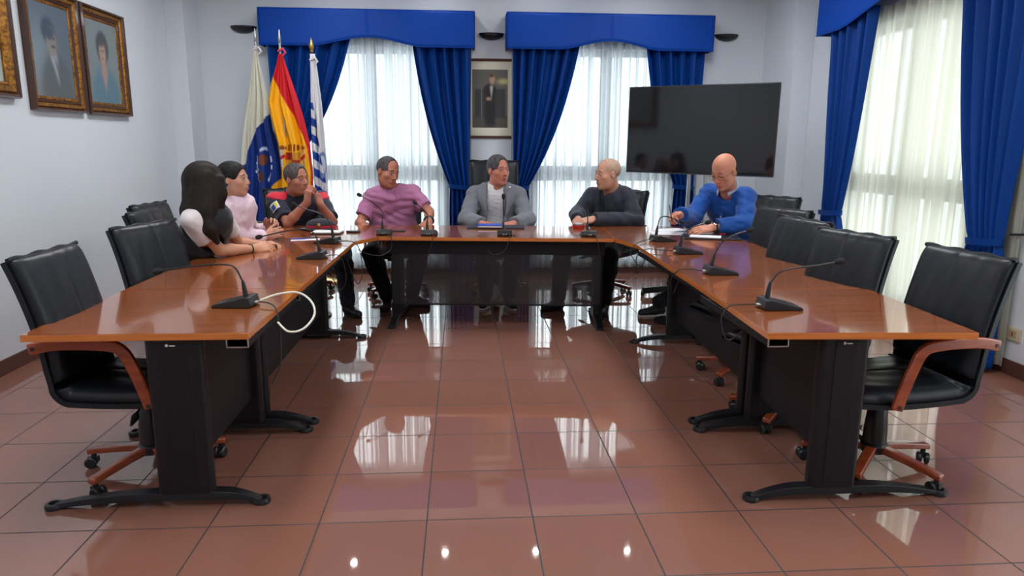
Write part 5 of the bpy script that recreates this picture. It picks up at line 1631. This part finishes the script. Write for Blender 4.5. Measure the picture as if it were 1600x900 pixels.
def col_canary(X, Y):
    b = np.interp(X, [380, 383, 398, 421, 445], [258, 255, 205, 177, 168])
    c = np.ones((len(X), 3)) * np.array(lin(214, 214, 198)); c = mix(c, (Y - b) / 1.2 + .5, lin(16, 50, 128))
    c = mix(c, ((X - side(X, Y, [(452, 265), (440, 278), (424, 292), (420, 330)])) / 1.2 + .5) * (Y > 272), lin(236, 176, 24))
    d = np.hypot((X - 413) / 12., (Y - 258) / 26.)
    c = mix(c, (np.abs(d - 1) < .10) * (np.sin(np.arctan2(Y - 258, X - 413) * 7) > -.3) * (Y < 285), lin(190, 205, 225))
    c = mix(c, (np.hypot((X - 411) / 5.5, (Y - 250) / 9.) < 1) * 1., lin(120, 66, 40)); c = mix(c, (np.hypot((X - 409) / 4., (Y - 276) / 8.) < 1) * 1., lin(84, 48, 40))
    for x, y in ((402, 245), (401, 255), (404, 265), (400, 268)): c = mix(c, (np.hypot((X - x) / 2.2, (Y - y) / 2.6) < 1) * 1., lin(200, 206, 216))
    return c


def col_spain(X, Y):
    c = np.ones((len(X), 3)) * np.array(lin(240, 172, 14))
    c = mix(c, (X - side(X, Y, [(420, 100), (430, 128), (446, 160), (462, 188), (474, 212), (481, 232), (486, 270)])) / 1.2 + .5, lin(196, 20, 34))
    sh = (np.abs(X - 457) < 11) & (Y > 238) & (Y < 262); c = mix(c, sh * 1., lin(160, 36, 20)); c = mix(c, (sh & (X > 457) & (Y < 250)) * 1., lin(196, 130, 40)); c = mix(c, (sh & (X < 457) & (Y >= 250)) * 1., lin(204, 150, 40))
    c = mix(c, (np.hypot((X - 457) / 12., (Y - 231) / 6.) < 1) * (np.sin(X * 1.3) > -.4), lin(140, 60, 20))
    for x in (441, 473):
        c = mix(c, ((np.abs(X - x) < 2.4) & (Y > 234) & (Y < 262)) * 1., lin(196, 190, 180)); c = mix(c, ((np.abs(X - x) < 4.5) & (np.abs(Y - 246 + (X - x) * .6) < 3)) * 1., lin(180, 30, 30))
        c = mix(c, (np.hypot((X - x) / 4., (Y - 231) / 3.2) < 1) * 1., lin(150, 80, 30))
    return c


def col_stripe(X, Y):
    c = np.ones((len(X), 3)) * np.array(lin(220, 222, 226))
    s = np.sin((Y - 158 - (X - 487) * .75) * 2 * PI / 25.) > .0
    c = mix(c, (s & (Y > 160) & (X < 487 + (Y - 150) * .16)) * 1., lin(24, 66, 160))
    d = np.hypot((X - 504) / 7., (Y - 258) / 22.); c = mix(c, (np.abs(d - .8) < .13) * 1., lin(120, 150, 200))
    return c


flag('flag', 'white, blue and yellow flag hanging furthest left, before the blue curtain edge',
     [(72, 397, 401), (95, 395, 404), (150, 388, 418), (200, 380, 425), (250, 376, 440), (300, 372, 446), (345, 372, 446)], 7.66, col_canary, (399, 64), 0, 'slim', seed=2, folds_=3.4, amp=.03)
flag('flag', 'red and yellow flag with coat of arms between the two other flags',
     [(84, 435, 441), (100, 432, 446), (128, 424, 456), (160, 418, 467), (190, 424, 476), (225, 434, 484), (270, 440, 488), (340, 440, 490)], 7.50, col_spain, (437, 66), 0, 'slim', seed=5, folds_=2.6, amp=.03, rose=mat('pink_ribbon', lin(206, 60, 90), .6))
flag('flag', 'blue and white wavy-striped flag on the gold-tipped pole nearest the window',
     [(84, 484, 492), (110, 485, 496), (160, 485, 503), (220, 486, 508), (270, 490, 512), (340, 494, 514)], 7.62, col_stripe, (487, 80), 0, 'spear', seed=9, folds_=2.3, amp=.025)


# ------------------------------------------------------------------ microphones (local +x points to the speaker, base on the table)
def microphone(x, y, ang, neck, label, sleeve_h=.075):
    """neck: (forward, up) points of the gooseneck above the base socket."""
    r = empty('desk_microphone', (x, y, TZ), math.radians(ang))
    prof = [(-.075, .002), (-.082, .010), (-.072, .046), (-.050, .048), (.090, .014), (.098, .006), (.095, .002)]
    v = [(a, s * .060, b) for s in (-1, 1) for a, b in prof]; n = len(prof)
    b = MB().add(v, [tuple(range(n)), tuple(range(2 * n - 1, n - 1, -1))] + [(i, n + i, n + (i + 1) % n, (i + 1) % n) for i in range(n)]).build('microphone_base', M_plastic, r, bevel=.003)
    g = MB(); Mx = Matrix.Translation((.02, 0, .0318)) @ Matrix.Rotation(.237, 4, 'Y')
    for i in range(3):
        for j in range(3): g.box(-.022 + i * .018 - .006, -.022 + i * .018 + .006, -.026 + j * .02 - .006, -.026 + j * .02 + .006, -.001, .0022, Mx)
    g.build('keypad', mat('grey_keys', (.05, .05, .055), .4), b)
    MB().lathe([(.006, .0), (.006, .002)], n=14, M=Mx @ Matrix.Translation((.045, .03, 0))).build('talk_button', mat('pale_key', (.3, .3, .3), .4), b)
    c = MB()
    for q in (-.012, .008): c.box(-.098, -.080, q - .006, q + .006, .012, .022)
    c.build('cable_plug', M_silver, b, bevel=.001)
    s0 = Vector((-.045, .012, .046)); d = (Vector((neck[0][0], 0, neck[0][1]))).normalized()
    MB().tube([s0 - Vector((0, 0, .012)), s0 + d * sleeve_h * .2, s0 + d * sleeve_h * .75, s0 + d * sleeve_h], [.011, .0115, .0085, .0055], 12).build('neck_sleeve', M_plastic, r, smooth=True)
    lat = neck[0][2] if len(neck[0]) > 2 else 0
    pts = [s0 + d * sleeve_h * .9] + [s0 + Vector((p[0], p[2] if len(p) > 2 else 0, p[1])) for p in neck[1:]]
    pp = smooth_path(pts, 8); MB().tube(pp, .0042, 8).build('gooseneck', M_plastic, r, smooth=True)
    e, e0 = pp[-1], pp[-3]; d = (e - e0).normalized()
    MB().tube([e - d * .005, e + d * .004, e + d * .018, e + d * .034, e + d * .040], [.007, .013, .0155, .013, .006], 12).build('microphone_head', mat('black_foam', (.012, .012, .012), .9, bump=(500, .5)), r, smooth=True)
    return tag(r, label, 'microphone', 'gooseneck desk microphones')


Rf, Lf_ = 0, 180
microphone(1.43, 3.06, -3, [(.01, .08), (.045, .115), (.10, .135), (.22, .15), (.30, .165)], 'gooseneck microphone on the right front desk, nearest the camera')
microphone(1.475, 3.93, 0, [(.02, .08), (.05, .13), (.12, .175), (.20, .20)], 'gooseneck microphone by the far edge seam of the right second desk')
microphone(1.53, 4.70, 2, [(.01, .08), (.04, .11), (.10, .14), (.17, .16)], 'gooseneck microphone in the middle of the right second desk')
microphone(1.53, 5.32, 12, [(.01, .07), (.03, .13), (.09, .14), (.20, .10)], 'gooseneck microphone bent low beside the papers on the right corner desk')
microphone(-1.02, 3.22, 176, [(.01, .08), (.045, .135), (.12, .145), (.24, .135), (.37, .115)], 'gooseneck microphone on the left front desk with the white cable')
microphone(-.955, 4.58, 178, [(.01, .07), (.03, .115), (.09, .145), (.20, .13), (.36, .095)], 'gooseneck microphone before the long-haired woman, bent low toward her hands')
microphone(-.985, 5.28, 166, [(.01, .07), (.03, .12), (.09, .17), (.20, .20), (.28, .23)], 'gooseneck microphone before the woman in pale pink, aimed at the officer')
microphone(-.63, 5.80, 92, [(.01, .07), (.02, .14), (.06, .22, .09), (.10, .26, .17)], 'gooseneck microphone at the left end of the head desk', .07)
microphone(-.265, 5.76, 86, [(.01, .07), (.02, .12), (.05, .17, .05), (.07, .20, .09)], 'gooseneck microphone in front of the man in pink', .07)
microphone(.345, 5.71, 86, [(.01, .08), (.015, .14), (.02, .20), (.02, .25)], 'upright gooseneck microphone in front of the man in grey')
microphone(1.02, 5.66, 86, [(.01, .08), (.015, .12), (.02, .16), (.02, .20)], 'upright gooseneck microphone in front of the man in dark suit')


# ------------------------------------------------------------------ cables
def cable(pts, label, m=None, r=.0032, grp='black microphone cables'):
    o = MB().tube(smooth_path(pts, 10), r, 8).build('cable', m or M_rubber, None, smooth=True)
    return tag(o, label, 'cable', grp)


cable([(1.335, 3.07, .768), (1.27, 3.06, .768), (1.20, 3.05, .762), (1.165, 3.04, .70), (1.19, 3.0, .62), (1.26, 2.95, .70)], 'black cable from the nearest right microphone over the desk edge')
cable([(1.38, 3.93, .768), (1.31, 3.95, .775), (1.25, 3.97, .765), (1.215, 4.0, .70), (1.24, 4.02, .62), (1.30, 4.1, .695)], 'black cable from the microphone near the seam of the right second desk')
cable([(1.435, 4.70, .768), (1.36, 4.74, .768), (1.28, 4.82, .762), (1.235, 4.9, .70), (1.25, 4.95, .60), (1.27, 5.0, .56), (1.31, 5.0, .62)], 'black cable looping below the edge beside the middle right microphone')
cable([(1.435, 5.30, .768), (1.37, 5.24, .765), (1.28, 5.12, .757), (1.24, 5.10, .69), (1.30, 5.05, .60), (1.33, 5.0, .69)], 'black cable from the microphone on the right corner desk')
cable([(-.925, 3.22, .768), (-.86, 3.18, .765), (-.82, 3.12, .74), (-.80, 3.08, .62), (-.80, 3.04, .52), (-.83, 3.0, .45)], 'black cable hanging from the nearest left microphone')
cable([(-.925, 3.24, .770), (-.85, 3.28, .790), (-.76, 3.28, .795), (-.69, 3.22, .765), (-.665, 3.15, .72), (-.70, 3.08, .675), (-.76, 3.06, .668), (-.815, 3.10, .70)], 'thick white cable looping beside the nearest left microphone', mat('white_cable', (.72, .72, .62), .4), .0048, 'white cable')
cable([(-.86, 4.58, .768), (-.80, 4.60, .765), (-.775, 4.62, .72), (-.76, 4.62, .60), (-.80, 4.60, .54), (-.86, 4.55, .68)], 'black cable drooping from the microphone of the long-haired woman')
cable([(-.89, 5.26, .768), (-.83, 5.24, .77), (-.77, 5.20, .755), (-.735, 5.16, .68), (-.72, 5.1, .56), (-.76, 5.1, .48), (-.83, 5.1, .66)], 'black cable drooping from the microphone of the woman in pale pink')
cable([(-.62, 5.71, .768), (-.58, 5.62, .768), (-.555, 5.585, .74), (-.56, 5.56, .66), (-.63, 5.50, .62), (-.72, 5.45, .64), (-.78, 5.35, .69)], 'black cable looping below the left end of the head desk')
cable([(-.25, 5.675, .768), (-.235, 5.60, .768), (-.235, 5.565, .73), (-.26, 5.56, .64), (-.30, 5.60, .60)], 'black cable over the desk edge before the man in pink')
cable([(.365, 5.62, .768), (.372, 5.555, .768), (.365, 5.52, .73), (.33, 5.51, .65), (.25, 5.52, .62), (.20, 5.57, .65)], 'black cable over the desk edge before the man in grey')
cable([(1.04, 5.57, .768), (1.05, 5.49, .765), (1.06, 5.465, .72), (1.08, 5.46, .62), (1.09, 5.46, .56)], 'black cable over the desk edge before the man in dark suit')


# ------------------------------------------------------------------ things on the desks
def slab(name, x, y, w, d, h, ang, m, z=TZ, bev=.002):
    o = MB().box(-w / 2, w / 2, -d / 2, d / 2, 0, h).build(name, m, None, bevel=bev); o.location = (x, y, z + .0005); o.rotation_euler = (0, 0, math.radians(ang)); return o


tag(slab('document_folder', .30, 6.26, .50, .24, .012, -4.5, mat('dark_slate_cover', lin(44, 52, 66), .5)), 'dark slate document folder under the blue notebook', 'folder')
n = empty('notebook', (.245, 6.20, TZ + .013), math.radians(-4.5))
MB().box(-.105, .105, -.07, .07, .0005, .014).build('page_block', mat('paper_pages', (.75, .75, .72), .8), n, bevel=.001)
MB().box(-.107, .107, -.072, .072, .014, .019).build('notebook_cover', mat('bright_blue_cover', lin(30, 84, 200), .35), n, bevel=.001)
tag(n, 'bright blue notebook lying on the dark folder before the man in grey', 'notebook')
tag(slab('mobile_phone', -.555, 5.99, .155, .075, .009, -4, M_plastic, bev=.003), 'black mobile phone lying flat before the man in pink', 'phone')
c = empty('lidded_tin', (1.02, 6.17, TZ + .0005))
MB().lathe([(.046, 0), (.048, .004), (.048, .030), (.046, .032)], n=28).build('tin_body', mat('red_tin', lin(176, 40, 34), .35), c, smooth=True)
MB().lathe([(.049, .032), (.049, .044), (.044, .047), (.001, .048)], n=28).build('tin_lid', mat('silver_lid', (.6, .6, .62), .25, metal=.8), c, smooth=True)
tag(c, 'small red tin with silver lid under the hands of the man in dark suit', 'tin')
# officer's cap, notebook, phone and papers
c = empty('police_cap', (-1.20, 6.13, TZ + .0005), math.radians(-25))
S = Sculpt(); S.el(V(0, 0, .045), V(.125, .115, .038), None, .02); S.el(V(0, .0, .062), V(.10, .09, .030), None, .02); S.bx(V(0, 0, -.1), V(.3, .3, .118), .001, None, .003, 's')
k_ = S.build('cap_crown', cloth('navy_cap_cloth', lin(26, 28, 40)), c, .005)
MB().tube([(.122 * math.cos(t), .112 * math.sin(t), .022) for t in np.linspace(0, 2 * PI, 37)], 1, sq=(.004, .020)).build('cap_band', cloth('red_cap_band', lin(176, 36, 48)), c, smooth=True)
v = [(r_ * math.cos(t) * 1.05, -r_ * math.sin(t), .010 + .012 * (1 - (r_ - .11) / .07) ) for r_ in (.112, .135, .165) for t in np.linspace(.35, PI - .35, 17)]
MB().add(v, [(j * 17 + i, j * 17 + i + 1, j * 17 + 18 + i, j * 17 + 17 + i) for j in range(2) for i in range(16)]).build('cap_peak', M_plastic, c, smooth='all', solid=.004)
MB().ball((.055, -.108, .048), (.018, .006, .020), 12).build('cap_badge', M_brass, c, smooth='all')
tag(c, 'navy police cap with red band and gold badge on the left corner desk', 'cap')
n = empty('notebook', (-1.10, 5.86, TZ + .0005), math.radians(-3))
MB().box(-.12, .12, -.08, .08, .0, .010).build('notebook_cover', M_plastic, n, bevel=.002)
MB().box(-.115, .118, -.076, .076, .010, .018).build('page_block', mat('paper_pages', (.75, .75, .72), .8), n, bevel=.001)
tag(n, 'black notebook with white page edges before the police cap', 'notebook')
tag(slab('spectacle_case', -.90, 5.92, .11, .05, .016, -4, M_plastic, bev=.006), 'small black case between the notebook and the leftmost head desk microphone', 'case')
tag(slab('paper_sheet', -1.20, 5.50, .21, .15, .001, 12, mat('white_paper', (.78, .79, .82), .7), bev=0), 'white paper sheet under the pens on the left desk', 'paper')
for i, (x, y, a, col, nm) in enumerate(((-1.25, 5.48, 8, lin(60, 40, 150), 'purple'), (-1.16, 5.52, 25, lin(40, 40, 46), 'dark'))):
    o = MB().tube([(-.06, 0, 0), (.055, 0, 0), (.07, 0, 0)], [.005, .005, .0015], 10).build('pen', mat(nm + '_pen', col, .3), None, smooth=True)
    o.location = (x, y, TZ + .0075); o.rotation_euler = (0, 0, math.radians(a)); tag(o, nm + ' pen lying on the white paper of the left desk', 'pen')
# papers of the man in blue
for i, (x, y, a, w_, d_) in enumerate(((1.80, 6.02, 18, .30, .21), (1.72, 5.78, -8, .30, .21))):
    tag(slab('paper_sheet', x, y, w_, d_, .001, a, mat('white_paper', (.78, .79, .82), .7), z=TZ + (.0 if i == 0 else .0016), bev=0), ('white paper sheet under the pen hand of the man in blue', 'white paper sheet nearest the black tray before the man in blue')[i], 'paper')
c = empty('document_tray', (1.98, 5.50, TZ + .0005), math.radians(-14))
MB().box(-.22, .22, -.13, .13, 0, .012).build('tray_board', M_plastic, c, bevel=.003)
tag(c, 'black document folder beside the papers of the man in blue', 'folder')
tag(slab('paper_sheet', 1.93, 5.49, .24, .16, .001, -22, mat('white_paper', (.78, .79, .82), .7), z=TZ + .013, bev=0), 'white paper sheet lying on the black folder', 'paper')
tag(slab('marker_cap', 2.10, 5.58, .05, .02, .014, 10, mat('red_plastic', lin(176, 30, 40), .4), z=TZ + .013, bev=.004), 'small red item on the black folder of the man in blue', 'marker')
p = atY(1047, 330, 5.55)
o = MB().tube([(p[0] - .01, p[1], p[2] + .05), (p[0] + .01, p[1] - .03, p[2] - .07), (p[0] + .013, p[1] - .035, p[2] - .085)], [.004, .004, .001], 8).build('pen', mat('dark_pen', (.02, .02, .03), .3), None, smooth=True)
tag(o, 'dark pen held in the raised hand of the man in blue', 'pen')
